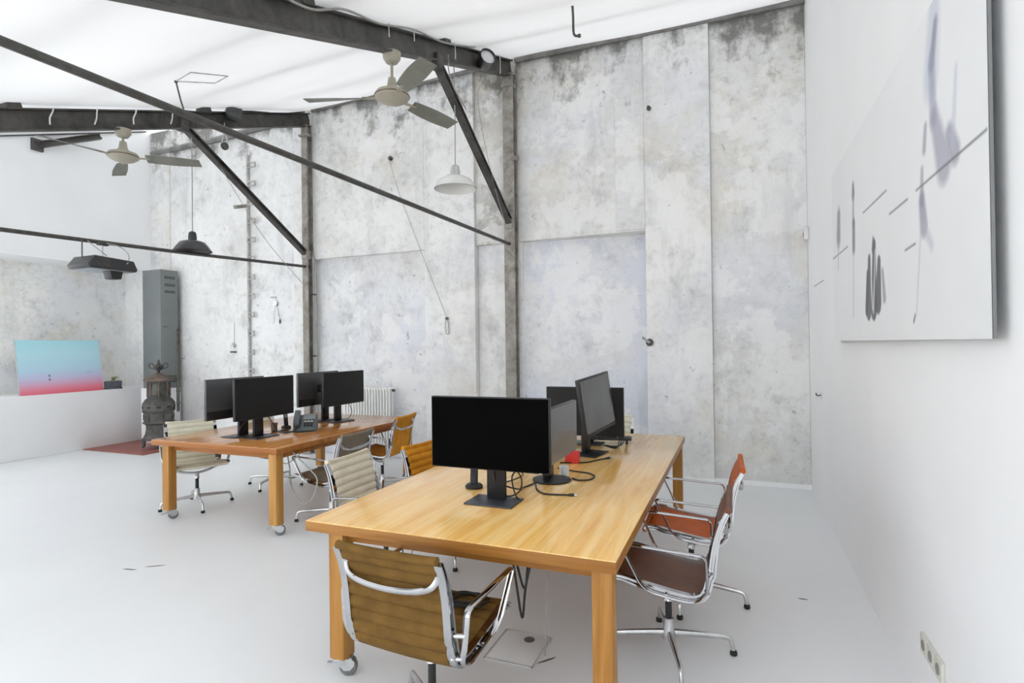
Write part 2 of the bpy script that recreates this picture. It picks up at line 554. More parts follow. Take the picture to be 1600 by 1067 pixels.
# left wall: low white parapet, niche above it, white upper wall
wl = struct(MB().box(XL - 1.2, XL - .75, 4.2, 7.5, 0, 5.0).build('wall_left', M['conc_e'], smooth=False))
MB().box(XL - 1.0, XL - .75, -3.2, 4.2, 0, 1.45).build('outer_parapet', M['white_wall'], wl, smooth=False)  # unseen stretch; opening above it added to let sky light in from the left
MB().box(XL - 1.0, XL - .75, -3.2, 4.2, 3.0, 3.4).build('outer_lintel', M['white_wall'], wl, smooth=False)
MB().box(XL - .8, XL, -3.2, 7.1, 0, 0.955).build('parapet', M['white_wall'], wl, bevel=.01)
MB().prism([(-3.2, 3.0), (1.1, 3.0), (1.1, 3.075), (7.1, 3.075)] + gable(XL, 3.075)[2:], 'X', XL - .8, XL).build('upper_wall', M['white_wall'], wl, smooth=False)

# rails along the top of the walls, where the fabric is fixed
def rail(n, pts, r, m='trim'):
    return struct(MB().tube(pts, r, 6, rect=False).build('trim_%d' % n, M[m]))
rail(1, [(-2.66, 6.83, 5.39), (-1.0, 6.83, 5.375), (XR, 6.85, 5.365)], 0.035)
rail(2, [(-6.05, 6.83, 5.30), (-4.1, 6.82, 5.36), (-2.84, 6.83, 5.40)], 0.03)
rail(3, [(XL + .05, 7.0, 5.22), (-8.2, 6.99, 5.24), (-6.4, 6.9, 5.27)], 0.05)
rail(4, [(XL + .03, 3.0, 4.10), (XL + .03, 4.74, 4.78), (XL + .03, 6.9, 5.60)], 0.012, 'steel_rod')
rail(5, [(XL + .05, 3.0, 4.20), (XL + .05, 4.74, 4.87), (XL + .05, 6.9, 5.69)], 0.010, 'steel_rod')

# ------------------------------------------------------------------ steel frames
def ibeam(p, q, w, h, name, mat, up):
    p, q, up = Vector(p), Vector(q), Vector(up)
    t = (q - p).normalized()
    side = t.cross(up).normalized()
    u = side.cross(t).normalized()
    L = (q - p).length
    m = Matrix((side, t, u)).transposed().to_4x4()
    m.translation = p
    mb = MB()
    ft = 0.016
    mb.box(-w / 2, w / 2, 0, L, -h / 2, -h / 2 + ft, m)
    mb.box(-w / 2, w / 2, 0, L, h / 2 - ft, h / 2, m)
    mb.box(-.008, .008, 0, L, -h / 2 + ft, h / 2 - ft, m)
    return mb.build(name, M[mat], smooth=False, bevel=.002, segs=1)

def frame(X, dz, cw, lab_col, lab_beam, lab_brace, lab_rod, braces, rod, where):
    yb = 6.80
    c = thing('steel_column', lab_col, 'column', (X, yb, 0), 0, 'steel columns against the back wall')
    o = ibeam((0, 0, 0), (0, 0, 5.2 + dz), cw, 0.12, 'shaft', 'steel_rust', (0, 1, 0))
    o.parent = c
    MB().box(-cw * .75, cw * .75, -.10, .06, 0, 0.02).build('base_plate', M['steel_rust'], c, bevel=.003)
    MB().box(-.085, .085, -.09, .03, 5.02 + dz, 5.05 + dz).build('head_bracket', M['steel_rust'], c, bevel=.003)
    z = lambda y: 5.325 + dz + 0.37 * (y - 6.9)
    b = thing('roof_beam', lab_beam, 'beam', (0, 0, 0), 0, 'sloping roof beams')
    o = ibeam((X, 6.86, z(6.86)), (X, 1.1, z(1.1)), 0.10, 0.20, 'girder', 'steel', (0, 0, 1))
    o.parent = b
    for y in (3.0, 5.0):
        mt = Matrix.Translation((X, y, z(y) + .135)) @ Matrix.Rotation(math.atan(.37), 4, 'X')
        MB().box(-.06, .06, -.06, .06, -.04, .04, mt).build('purlin_cleat', M['steel'], b, smooth=False)
    p, q = [Vector((X, *s_)) for s_ in braces]
    br = thing('diagonal_brace', lab_brace, 'brace', p, 0, 'diagonal steel braces')
    o = ibeam((0, 0, 0), q - p, 0.085, 0.075, 'strut', 'steel', (0, 0, 1))
    o.parent = br
    for e, n in ((Vector((0, 0, 0)), 0), (q - p, 1)):
        MB().box(e.x - .052, e.x + .052, e.y - .06, e.y + .045, e.z - .07, e.z + .06).build('gusset_plate', M['steel_rust'] if n == 0 else M['steel'], br, bevel=.004)
    rp = [Vector(t_) for t_ in rod]
    ro = thing('tie_rod', lab_rod, 'tie rod', rp[0], 0, 'tie rods')
    MB().tube([t_ - rp[0] for t_ in rp], 0.021, 10).build('bar', M['steel_rod'], ro)
    MB().lathe([(.0, -.03), (.035, -.03), (.035, .03), (0, .03)], 6, Matrix.Rotation(R(90), 4, 'X')).build('end_nut', M['steel'], ro, smooth=False)
    return b

b1 = frame(-2.735, 0.0, 0.15, 'weathered steel column in the middle of the concrete wall', 'dark steel roof beam crossing the top of the picture',
      'dark diagonal steel brace beside the white enamel pendant', 'long grey tie rod crossing in front of the fan towards the middle column',
      [(6.78, 3.22), (4.86, 4.47)], [(-2.735, 6.78, 2.955), (-2.735, 3.1, 2.91), (-2.735, .7, 2.875)], 'm')
b2 = frame(-6.13, -0.135, 0.11, 'rusty steel column beside the ladder on the back wall', 'dark steel roof beam at far left with white fabric ties',
      'dark diagonal steel brace beside the charcoal pendant', 'thin grey tie rod carrying the projector',
      [(6.78, 3.06), (4.72, 4.32)], [(-6.13, 6.78, 2.88), (-6.13, 4.8, 2.79), (-6.13, 2.0, 2.70), (-6.13, .9, 2.66)], 'l')
# little flags and ties on the left beam
for i, y in enumerate((3.32, 3.72, 4.12, 4.55)):
    z0 = 5.325 - .135 + .37 * (y - 6.9)
    mb = MB()
    mb.tube(catmull([(-6.08, y, z0 + .11), (-6.055, y - .02, z0 + .06), (-6.07, y - .035 + .02 * (i % 2), z0), (-6.06, y - .04, z0 - .07)], 5), 0.007, 6)
    mb.build('fabric_tie', M['cable_white'], b2)
for i, (y, l) in enumerate(((5.15, .16), (6.35, .22), (3.95, .10), (4.35, .08))):
    z0 = 5.325 + .37 * (y - 6.9)
    MB().tube(catmull([(-2.675, y, z0 + .12), (-2.665, y - .01, z0 + .03), (-2.67, y, z0 + .1 - l)], 4), 0.005, 6).build('fabric_tie', M['cable_white'], b1)
# stub bars at mid column
for X, y, z, lab in ((-2.66, 6.62, 4.05, 'short rusty bar projecting behind the middle brace'), (-7.55, 6.8, 3.98, 'short dark bar projecting behind the left brace')):
    o = MB().tube([(X, y + .25, z + .06), (X + .02, y - .1, z - .05)], 0.028, 4, rect=True).build('steel_stub', M['steel_rust'], smooth=False)
    tag(o, lab, 'bar')
# brace of the frame on the left wall
lb = thing('wall_brace', 'short dark brace angled up from the white left wall', 'brace', (XL + .02, 5.2, 4.80))
o = ibeam((0, 0, 0), (0.28, 0.75, .35), .10, .09, 'strut', 'steel', (0, 0, 1)); o.parent = lb
MB().box(-.02, .02, -.08, .08, -.09, .09).build('wall_plate', M['steel'], lb, bevel=.004)

# ------------------------------------------------------------------ tables
def table(label, x0, x1, y0, y1, mt, ml, me, turn):
    cx, cy, H = (x0 + x1) / 2, (y0 + y1) / 2, 0.765
    t = thing('work_table', label, 'table', (cx, cy, 0), 0)
    a, b = (x1 - x0) / 2, (y1 - y0) / 2
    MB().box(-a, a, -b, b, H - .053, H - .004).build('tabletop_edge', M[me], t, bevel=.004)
    MB().box(-a + .002, a - .002, -b + .002, b - .002, H - .01, H).build('tabletop', M[mt], t, bevel=.003)
    lx0, lx1, w, ins = -a + .135, a - .02, .085, .012
    for (p0, p1, q0, q1) in ((lx0 + .02, lx1 - .02, -b + .06, -b + .09), (lx0 + .02, lx1 - .02, b - .09, b - .06),
                             (lx0 + .02, lx0 + .05, -b + .06, b - .06), (lx1 - .05, lx1 - .02, -b + .06, b - .06)):
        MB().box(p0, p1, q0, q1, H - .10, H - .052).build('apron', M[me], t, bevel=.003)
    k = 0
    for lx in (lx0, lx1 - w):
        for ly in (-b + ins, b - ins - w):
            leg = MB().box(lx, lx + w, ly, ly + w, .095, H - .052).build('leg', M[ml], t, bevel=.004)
            c = Vector((lx + w / 2, ly + w / 2, 0))
            an = turn[k]; k += 1
            m = Matrix.Translation(c) @ Matrix.Rotation(an, 4, 'Z')
            MB().box(-.04, .04, -.04, .04, .088, .096, m).build('caster_plate', M['zinc'], leg, bevel=.002)
            fk = MB()
            for s in (-1, 1):
                fk.prism([(-.045, .090), (.035, .090), (.018, .060), (-.012, .030), (-.04, .028), (-.062, .05), (-.064, .07)], 'X', s * .021 - .002, s * .021 + .002, m)
            fk.lathe([(.024, .075), (.024, .09)], 14, m)
            fk.box(-.022, .022, -.05, .03, .086, .091, m)
            fk.build('caster_fork', M['zinc'], leg, bevel=.001, segs=1)
            wm = m @ Matrix.Translation((0, -.03, .044)) @ Matrix.Rotation(R(90), 4, 'Y')
            MB().lathe([(.006, -.017), (.030, -.017), (.041, -.015), (.044, -.010), (.044, .010), (.041, .015), (.030, .017), (.006, .017)], 24, wm).build('caster_wheel', M['caster_grey'], leg)
            MB().prism([(.02, .07), (.05, .058), (.075, .06), (.075, .066), (.05, .068), (.02, .082)], 'X', -.014, .014, m).build('caster_brake', M['zinc'], leg, bevel=.001, segs=1)
    return t
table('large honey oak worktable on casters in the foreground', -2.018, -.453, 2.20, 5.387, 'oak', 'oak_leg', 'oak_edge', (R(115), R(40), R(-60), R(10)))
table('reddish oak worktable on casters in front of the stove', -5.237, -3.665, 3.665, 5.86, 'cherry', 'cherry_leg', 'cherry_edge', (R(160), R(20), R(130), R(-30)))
TOP = 0.765

# ------------------------------------------------------------------ chairs
PROF = catmull([Vector((0, y, z)) for y, z in (
    (.262, .432), (.245, .447), (.20, .449), (.11, .428), (.0, .408), (-.09, .394), (-.145, .393), (-.188, .410), (-.213, .455),
    (-.226, .53), (-.236, .61), (-.250, .69), (-.272, .765), (-.294, .812), (-.302, .830))], 10)
def arclen(P):
    S = [0.0]
    for a, b in zip(P, P[1:]):
        S.append(S[-1] + (b - a).length)
    return S
S_ = arclen(PROF)
def at_s(s):
    s = max(0, min(S_[-1], s))
    for i in range(len(S_) - 1):
        if S_[i + 1] >= s:
            k = (s - S_[i]) / max(1e-9, S_[i + 1] - S_[i])
            return PROF[i].lerp(PROF[i + 1], k), (PROF[i + 1] - PROF[i]).normalized()
    return PROF[-1], (PROF[-1] - PROF[-2]).normalized()
HALF = 0.218

def sling_mesh(mat, ribbed):
    n = 150 if ribbed else 60
    pitch = 0.052
    L = S_[-1]
    front, back = [], []
    for i in range(n + 1):
        s = L * i / n
        p, t = at_s(s)
        nrm = Vector((0, -t.z, t.y))       # points up / to the sitter side
        if nrm.z < 0 and abs(t.z) < .5:
            nrm = -nrm
        th = 0.0045
        if ribbed:
            th = 0.003 + 0.0145 * abs(math.sin(math.pi * s / pitch)) ** 0.6
        front.append(p + nrm * th)
        back.append(p - nrm * th)
    xs = np.linspace(-HALF, HALF, 7)
    vs, fs = [], []
    for side in (front, back):
        for p in side:
            for x in xs:
                sag = -0.006 * (1 - (x / HALF) ** 2)
                vs.append((x, p.y + (sag if p.z > .5 else 0), p.z + (sag if p.z <= .5 else 0)))
    W, N1 = len(xs), n + 1
    for i in range(n):
        for k in range(W - 1):
            a = i * W + k
            fs.append((a, a + 1, a + W + 1, a + W))
            b = N1 * W + a
            fs.append((b, b + W, b + W + 1, b + 1))
        for k in (0, W - 1):
            a = i * W + k
            fs.append((a, a + W, N1 * W + a + W, N1 * W + a))
    for i in (0, n):
        for k in range(W - 1):
            a = i * W + k
            fs.append((a, a + 1, N1 * W + a + 1, N1 * W + a))
    return MB().add(vs, fs).mesh('sling', M[mat], True, 0, 2, 60)

def roll_mesh(mat, which):
    p, t = at_s(0 if which == 'front' else S_[-1])
    mb = MB()
    pts = []
    for k in range(13):
        x = -HALF - .012 + (2 * HALF + .024) * k / 12
        sag = .009 * (1 - (x / HALF) ** 2) if which == 'top' else .004 * (1 - (x / HALF) ** 2)
        pts.append(Vector((x, p.y - (.004 if which == 'top' else 0), p.z - sag * .9)))
    mb.tube(pts, .0165, 12, up=(0, 0, 1))
    return mb.mesh(which + '_roll', M[mat])

CH = {}
def chair_parts():
    for s in (-1, 1):
        mb = MB()
        P, RR = [], []
        for i in range(46):
            s_ = S_[-1] * (0.005 + 0.985 * i / 45)
            p, t = at_s(s_)
            nrm = Vector((0, -t.z, t.y))
            if p.z > .5 and nrm.y < 0: nrm = -nrm
            k = i / 45
            d = .010 + .009 * math.sin(math.pi * k)
            P.append(Vector((s * (HALF + .016), p.y, p.z)) - Vector((0, nrm.y, nrm.z)) * 0.004)
            RR.append(d)
        # rectangular rail section that gets deeper around the bend
        vs, fs = [], []
        for i, p in enumerate(P):
            t = (P[min(i + 1, 45)] - P[max(i - 1, 0)]).normalized()
            nrm = Vector((0, -t.z, t.y))
            w = .016
            for dx, dn in ((-w, -1), (w, -1), (w, -.45), (w * .4, -.3), (w * .4, .3), (w, .45), (w, 1), (-w, 1)):
                vs.append(p + Vector((dx * s, 0, 0)) + nrm * (dn * RR[i]))
        q = 8
        for i in range(45):
            for k in range(q):
                fs.append((i * q + k, i * q + (k + 1) % q, (i + 1) * q + (k + 1) % q, (i + 1) * q + k))
        fs.append(tuple(range(q))); fs.append(tuple(45 * q + k for k in range(q)))
        mb.add(vs, fs)
        CH['rib', s] = mb.mesh('side_rib', M['chrome'], True, 0.0, 1, 30)
        # arm loop
        x = s * .292
        corners = [((.195, .640), .025), ((-.205, .622), .032), ((-.212, .383), .105), ((-.07, .388), .05), ((.085, .412), .06)]
        pts = []
        n = len(corners)
        for i, ((cy, cz), r) in enumerate(corners):
            p = Vector((x, cy, cz))
            a = Vector((x, *corners[i - 1][0])); b = Vector((x, *corners[(i + 1) % n][0]))
            da, db = (a - p).normalized(), (b - p).normalized()
            p0, p1 = p + da * r, p + db * r
            for k in range(7):
                u = k / 6
                pts.append(p0 * (1 - u) ** 2 + p * (2 * u * (1 - u)) + p1 * u * u)
        for q_ in pts:      # the loop leans in towards the seat at the bottom
            q_.x = s * (.256 + .034 * min(1, max(0, (q_.z - .40) / .12)))
        mb = MB()
        mb.tube(pts, .0068, 12, closed=True, up=(1, 0, 0), flat=2.1)
        # flat arm pad widening on the top bar
        CH['arm', s] = mb.mesh('armrest', M['chrome'])
        for k, (y, z, xo) in enumerate(((-.208, .53, .284), (-.02, .402, .262), (-.20, .44, .270))):
            CH['bolt', s, k] = MB().tube([(s * (HALF + .012), y - .02 * (z > .41), z), (s * xo, y, z)], .009, 8, up=(0, 0, 1)).mesh('arm_fixing', M['chrome'])
    # spreader across the back
    pts = [(-HALF - .004, -.274, .768), (-HALF + .008, -.280, .745), (-.185, -.292, .720), (-.12, -.303, .704), (0, -.309, .697),
           (.12, -.303, .704), (.185, -.292, .720), (HALF - .008, -.280, .745), (HALF + .004, -.274, .768)]
    P = catmull(pts, 5)
    rr = [.013 + .008 * abs(2 * i / (len(P) - 1) - 1) ** 6 for i in range(len(P))]
    CH['spread'] = MB().tube(P, rr, 10, up=(0, 1, .3), flat=.75).mesh('back_spreader', M['chrome'])
    mb = MB()
    P = catmull([(-HALF - .006, -.03, .388), (-.19, -.03, .365), (-.10, -.02, .335), (0, 0, .325), (.10, -.02, .335), (.19, -.03, .365), (HALF + .006, -.03, .388)], 5)
    mb.tube(P, .013, 10, up=(0, 1, 0), flat=1.2)
    CH['under'] = mb.mesh('seat_spreader', M['chrome'])
    CH['pole'] = MB().lathe([(.026, .27), (.022, .28), (.022, .315), (.03, .33)], 18).mesh('pole_collar', M['chrome'])
    CH['lift'] = MB().lathe([(.017, .12), (.017, .29)], 16).mesh('gas_lift', M['black_plastic'])
    CH['hub'] = MB().lathe([(.02, .07), (.034, .075), (.036, .10), (.028, .13), (.026, .185), (.020, .188)], 20).mesh('hub', M['chrome_dull'])
    P = catmull([(0.02, 0, .106), (.10, 0, .104), (.22, 0, .098), (.288, 0, .092), (.310, 0, .082), (.320, 0, .058), (.327, 0, .022)], 5)
    n = len(P)
    rr = [.019 - .007 * min(1, i / (n * .6)) for i in range(n)]
    CH['leg'] = MB().tube(P, rr, 10, up=(0, 1, 0), flat=.85).mesh('base_leg', M['chrome_dull'])
    CH['glide'] = MB().lathe([(.010, 0), (.017, .001), (.019, .006), (.018, .018), (.013, .026)], 14, Matrix.Translation((.328, 0, 0))).mesh('glide', M['rubber'])
chair_parts()

def chair(label, x, y, face, mat, ribbed=True, base=20, dz=0.0, grp=None):
    """face: direction the sitter looks, degrees from +X."""
    c = thing('swivel_chair', label, 'chair', (x, y, 0), R(face - 90), grp)
    obj('sling', sling_mesh(mat, ribbed), c)
    obj('front_roll', roll_mesh(mat, 'front'), c)
    obj('top_roll', roll_mesh(mat, 'top'), c)
    for s in (-1, 1):
        obj('side_rib', CH['rib', s], c)
        a = obj('armrest', CH['arm', s], c)
        for k in range(3):
            obj('arm_fixing', CH['bolt', s, k], a)
    obj('back_spreader', CH['spread'], c)
    obj('seat_spreader', CH['under'], c)
    obj('pole_collar', CH['pole'], c)
    obj('gas_lift', CH['lift'], c)
    obj('hub', CH['hub'], c)
    if dz:
        for ch in c.children:
            if not ch.name.startswith(('hub', 'gas_lift')):
                ch.location.z += dz
            elif ch.name.startswith('gas_lift'):
                ch.location.z += dz * .5
    for k in range(4):
        l = obj('base_leg', CH['leg'], c)
        l.rotation_euler = (0, 0, R(base + 90 * k - (face - 90)))
        obj('glide', CH['glide'], l)
    return c
chair('olive brown ribbed armchair at the near end of the honey oak table', -1.215, 2.06, 87, 'l_olive', True, 48, .028)
chair('chestnut brown leather armchair at the near right of the honey oak table', -.35, 3.03, 180, 'l_brown', False, 16, .008)
chair('rust orange leather armchair behind the chestnut one by the white wall', -.285, 3.74, 181.5, 'l_rust', False, -8, .045)
chair('cream ribbed armchair on the left side of the honey oak table', -2.25, 3.22, 2, 'l_cream', True, 70, .03)
chair('ochre yellow ribbed armchair partly hidden behind the foremost monitor', -2.07, 3.86, -8, 'l_ochre', True, 30, .01)
chair('taupe grey armchair seen from behind at the reddish table', -3.55, 4.22, 180, 'l_taupe', False, 25, .008)
chair('ochre yellow armchair seen from behind beside the radiator', -3.74, 5.30, 186, 'l_ochre', False, 40, .02)
chair('pale sage ribbed armchair at the near left of the reddish table', -5.22, 4.14, -27, 'l_sage', True, 60, .02)
chair('pale armchair mostly hidden under the reddish table behind the foremost monitors', -5.12, 5.10, 0, 'l_sage', True, 15, 0)
chair('pale sage ribbed armchair at the far end of the honey oak table', -1.25, 5.59, -90, 'l_sage', True, 30, .03)

# ------------------------------------------------------------------ monitors
def monitor(label, x, y, face, W, H, zc, tilt=0.0, roll=0.0, scr='screen', bez=.006, plate='rect', base_xy=None, back='stand_dark', neck=.055, pm='stand_plate', dz=0.0, tb=None):
    c = thing('monitor', label, 'monitor', (x, y, TOP), R(face - 270))
    # local: screen looks towards -Y
    zc -= TOP
    m = Matrix.Translation((0, 0, zc)) @ Matrix.Rotation(roll, 4, 'Y') @ Matrix.Rotation(tilt, 4, 'X')
    d = .04
    MB().box(-W / 2, W / 2, -d * .4, d * .35, -H / 2, H / 2, m).build('housing', M[back], c, bevel=.005)
    bb = tb or bez
    MB().box(-W / 2 + bez, W / 2 - bez, -d * .4 - .0015, -d * .4 + .004, -H / 2 + bb, H / 2 - bez, m).build('screen', M[scr], c, smooth=False)
    if back != 'mon_back':
        MB().box(-W * .22, W * .22, d * .3, d * .35 + .022, -H * .28, H * .28, m).build('rear_cover', M[back], c, bevel=.01)
    by = .085
    if back == 'mon_back':
        MB().box(-W / 2 + .004, W / 2 - .004, d * .35, d * .35 + .004, -H / 2 + .004, -H / 2 + .085, m).build('rear_band', M['black_plastic'], c, bevel=.002)
    MB().box(-.04, .04, .02, by, zc - .045, zc + .045).build('mount', M['stand_dark'], c, bevel=.006)
    if plate == 'rect':
        MB().prism([(by - .008, .008), (by + .022, .008), (by + .022, zc + .07), (by - .002, zc + .07)], 'X', -neck, neck).build('neck', M['stand_dark'], c, bevel=.004)
        MB().box(-.14, .14, -.045, .15, 0, .010).build('foot_plate', M[pm], c, bevel=.004)
    else:
        MB().prism([(by - .012, .010), (by + .03, .010), (by + .02, zc + .05), (by - .006, zc + .05)], 'X', -neck, neck).build('neck', M['stand_dark'], c, bevel=.006)
        MB().lathe([(.02, .0), (.12, .0), (.125, .004), (.12, .011), (.06, .018), (.02, .02)], 40, Matrix.Translation((0, .07, 0))).build('round_foot', M['stand_dark'], c)
    MB().box(W / 2 - .06, W / 2 - .045, -d * .4 - .003, -d * .4, -H / 2 + .001, -H / 2 + .005, m).build('power_light', M['cable_grey'], c)
    return c
monitor('large black monitor nearest the camera on the honey oak table', -1.25, 2.755, 270, .70, .395, 1.152, scr='screen', pm='stand_plate')
monitor('glossy monitor on a round foot turned to the right behind the nearest one', -1.03, 3.38, 0, .58, .335, 1.085, scr='screen_grey', plate='round', bez=.004, back='stand_dark')
monitor('thick framed monitor tilted back facing the white wall', -1.02, 4.28, 351, .60, .44, 1.165, tilt=R(-7), roll=R(-4), scr='screen_grey', bez=.016, tb=.03, back='black_plastic', pm='stand_dark')
monitor('wide black monitor at the back of the honey oak table', -1.22, 4.68, 270, .68, .42, 1.05, scr='screen_mat', pm='stand_dark')
monitor('black monitor facing right at the front of the reddish table', -4.25, 4.11, 0, .725, .39, 1.155, scr='screen_mat')
monitor('graphite monitor seen from behind at the front of the reddish table', -4.62, 4.10, 180, .69, .39, 1.145, scr='screen', back='mon_back')
monitor('black monitor facing right at the far end of the reddish table', -4.25, 5.28, 0, .71, .385, 1.155, scr='screen_mat')
monitor('graphite monitor seen from behind at the far end of the reddish table', -4.62, 5.28, 180, .69, .39, 1.145, scr='screen', back='mon_back')


# ------------------------------------------------------------------ ceiling fans
def fan(label, x, y, z, ztop, angs, grp='ceiling fans'):
    c = thing('ceiling_fan', label, 'fan', (x, y, z), 0, grp)
    h = ztop - z
    MB().lathe([(.02, h - .09), (.05, h - .085), (.075, h - .05), (.08, h), (.02, h)], 24).build('ceiling_cup', M['fan'], c)
    MB().lathe([(.012, .08), (.012, h - .06)], 12).build('down_rod', M['fan'], c)
    MB().lathe([(.02, .16), (.032, .155), (.045, .08), (.075, .045), (.135, .03), (.15, .005), (.145, -.02), (.11, -.045), (.06, -.065), (.02, -.07)], 32).build('motor_housing', M['fan'], c)
    MB().lathe([(.146, -.012), (.154, -.004), (.146, .004)], 32).build('trim_ring', M['stove_top'], c)
    for a in angs:
        m = Matrix.Rotation(R(a), 4, 'Z')
        mb = MB()
        mb.box(.12, .26, -.022, .022, -.018, -.010, m)
        ir = mb.build('blade_iron', M['fan'], c, bevel=.002)
        n = 12
        vs, fs = [], []
        for i in range(n + 1):
            u = i / n
            r_ = .22 + u * .53
            w = .055 + .022 * math.sin(math.pi * min(1, u * 1.1) * .75)
            pit = R(24 - 12 * u)
            dz = -.014 - .01 * u
            for sgn, t_ in ((-1, -.004), (1, -.004), (1, .004), (-1, .004)):
                vs.append(m @ Vector((r_, sgn * w * math.cos(pit), dz - sgn * w * math.sin(pit) + t_)))
        for i in range(n):
            for k in range(4):
                fs.append((i * 4 + k, i * 4 + (k + 1) % 4, i * 4 + 4 + (k + 1) % 4, i * 4 + 4 + k))
        fs.append((0, 1, 2, 3)); fs.append(tuple(n * 4 + k for k in range(4)))
        MB().add(vs, fs).build('blade', M['fan_blade'], c, ang=50)
    return c
fan('cream ceiling fan hanging under the upper roof beam', -2.735, 4.08, 3.80, 4.175, (201, 325, 74))
fan('cream ceiling fan hanging at far left under the left beam', -6.13, 4.01, 3.73, 4.02, (38, 150, 264))

# ------------------------------------------------------------------ pendants
def pendant(label, x, y, zr, ztop, prof, neck, mat, inner, grp='enamel pendant lamps'):
    c = thing('pendant_lamp', label, 'lamp', (x, y, zr), 0, grp)
    MB().lathe(prof + [(r_ - .004, z_ - .002) for r_, z_ in reversed(prof)], 40, None, False).build('shade', M[mat], c, ang=50)
    zt = prof[-1][1]
    MB().lathe([(neck, zt - .01), (neck, zt + .05), (neck * .85, zt + .10), (neck * .5, zt + .115), (.008, zt + .12)], 24).build('lamp_neck', M[inner], c)
    MB().tube([(0, 0, zt + .115), (.004, 0, (zt + ztop - zr) / 2), (0, 0, ztop - zr)], .006, 8).build('cord', M['cable_grey'], c)
    MB().lathe([(.0, zt - .08), (.028, zt - .07), (.034, zt - .045), (.02, zt - .01)], 16).build('bulb', M['enamel_white'], c)
    return c
pendant('white enamel pendant with wide flared shade', -2.735, 5.24, 3.29, 4.60,
        [(.225, 0), (.215, .012), (.20, .05), (.165, .095), (.11, .125), (.055, .14)], .05, 'enamel_white', 'zinc')
pendant('charcoal enamel pendant with conical shade', -6.13, 4.83, 2.82, 4.30,
        [(.215, 0), (.212, .008), (.175, .065), (.14, .11), (.10, .125), (.05, .128)], .048, 'enamel_dark', 'enamel_dark')

# ------------------------------------------------------------------ lamps clamped to the beams
def spot(label, x, y, z, ax, ay, s=1.0):
    c = thing('beam_spotlight', label, 'spotlight', (x, y, z), 0, 'spotlights clamped to the roof beams')
    m = Matrix.Rotation(R(az(ax)), 4, 'Z') @ Matrix.Rotation(R(ay), 4, 'Y')
    MB().lathe([(.02, -.11 * s), (.06 * s, -.10 * s), (.085 * s, -.05 * s), (.095 * s, .06 * s), (.10 * s, .075 * s), (.088 * s, .075 * s), (.085 * s, .05 * s)], 28, m).build('can', M['enamel_dark'], c)
    MB().lathe([(.086 * s, .052 * s), (.06 * s, .062 * s), (.03 * s, .067 * s), (.002, .068 * s)], 28, m).build('lens', M['lamp_glass'], c)
    MB().tube([(0, 0, .02), (-.05, .01, .07), (-.07, .01, .10)], .011, 6, rect=True).build('clamp', M['iron'], c)
    return c
def az(a): return a
spot('black round spotlight clamped near the middle column head', -2.62, 5.80, 4.90, -40, 80)
spot('black round spotlight clamped on the left beam', -6.02, 5.36, 4.68, 60, 95)

# ------------------------------------------------------------------ projector on its rod
pj = thing('projector', 'dark video projector slung under the thin tie rod', 'projector', (-6.10, 3.78, 2.455))
MB().prism([(-.34, .0), (.34, .0), (.36, .03), (.30, .13), (-.27, .15), (-.37, .04)], 'X', -.20, .20).build('casing', M['proj'], pj, bevel=.012)
MB().box(-.185, .185, -.31, .31, -.006, .004).build('underside', M['proj_under'], pj, bevel=.003)
for k in range(5):
    MB().box(.2, .206, -.30 + .012 * k, -.06, .035 + .018 * k, .043 + .018 * k).build('vent_slat', M['iron'], pj)
MB().prism([(-.04, -.002), (.16, -.002), (.13, -.10), (-.01, -.10)], 'X', .03, .17).build('lens_hood', M['black_plastic'], pj, bevel=.006)
MB().tube([(0, -.02, .14), (0, -.02, .32)], .014, 10).build('mount_tube', M['zinc'], pj)
MB().box(-.03, .03, -.08, .06, .30, .35).build('rod_clamp', M['steel'], pj, bevel=.004)
MB().tube([(0, -.30, .08), (0, -.30, .34)], .008, 8).build('mount_tube', M['steel'], pj)
MB().tube(catmull([(.05, -.26, .32), (.09, -.15, .24), (.10, -.03, .17)], 6), .006, 6).build('signal_cable', M['cable_grey'], pj)
pj.scale = (.85, .68, .88)
MB().tube(catmull([(.02, .0, .33), (.06, .18, .31), (.14, .26, .22), (.19, .22, .12), (.21, .18, .09)], 6), .007, 6).build('power_cable', M['cable_grey'], pj)

# ------------------------------------------------------------------ hearth, stove, locker
tag(MB().box(XL, -8.5, 5.82, 7.0, 0, .014).build('hearth_plate', M['hearth'], bevel=.003), 'red tiled hearth plate on the floor under the stove', 'hearth')
st = thing('iron_stove', 'ornate antique cast iron stove with urn finial', 'stove', (-8.86, 6.34, .014))
st.scale = (.93, .93, .97)
Zr = Matrix.Rotation(R(22.5), 4, 'Z')
MB().lathe([(.16, .14), (.285, .145), (.29, .165), (.25, .185), (.215, .25), (.20, .34), (.205, .40), (.235, .42)], 8, Zr).build('flared_base', M['cast_iron'], st, smooth=False, bevel=.006)
MB().lathe([(.20, .42), (.255, .425), (.255, .445), (.235, .455), (.235, .60), (.25, .615), (.262, .625), (.262, .645), (.20, .65)], 8, Zr).build('ash_box', M['cast_iron'], st, smooth=False, bevel=.004)
MB().lathe([(.20, .645), (.252, .65), (.258, .70), (.25, .76), (.21, .82), (.178, .845), (.175, .86)], 24).build('fire_bowl', M['cast_iron'], st)
for k in range(10):
    a = R(36 * k)
    m = Matrix.Rotation(a, 4, 'Z') @ Matrix.Translation((.248, 0, .70))
    MB().box(-.012, .012, -.035, .035, -.018, .018, m).build('mica_window', M['black_plastic'], st, bevel=.008)
for k in range(8):
    a = R(45 * k)
    m = Matrix.Rotation(a, 4, 'Z') @ Matrix.Translation((.221, 0, .53))
    MB().box(-.006, .012, -.06, .06, -.05, .05, m).build('ornament_panel', M['cast_iron'], st, bevel=.006)
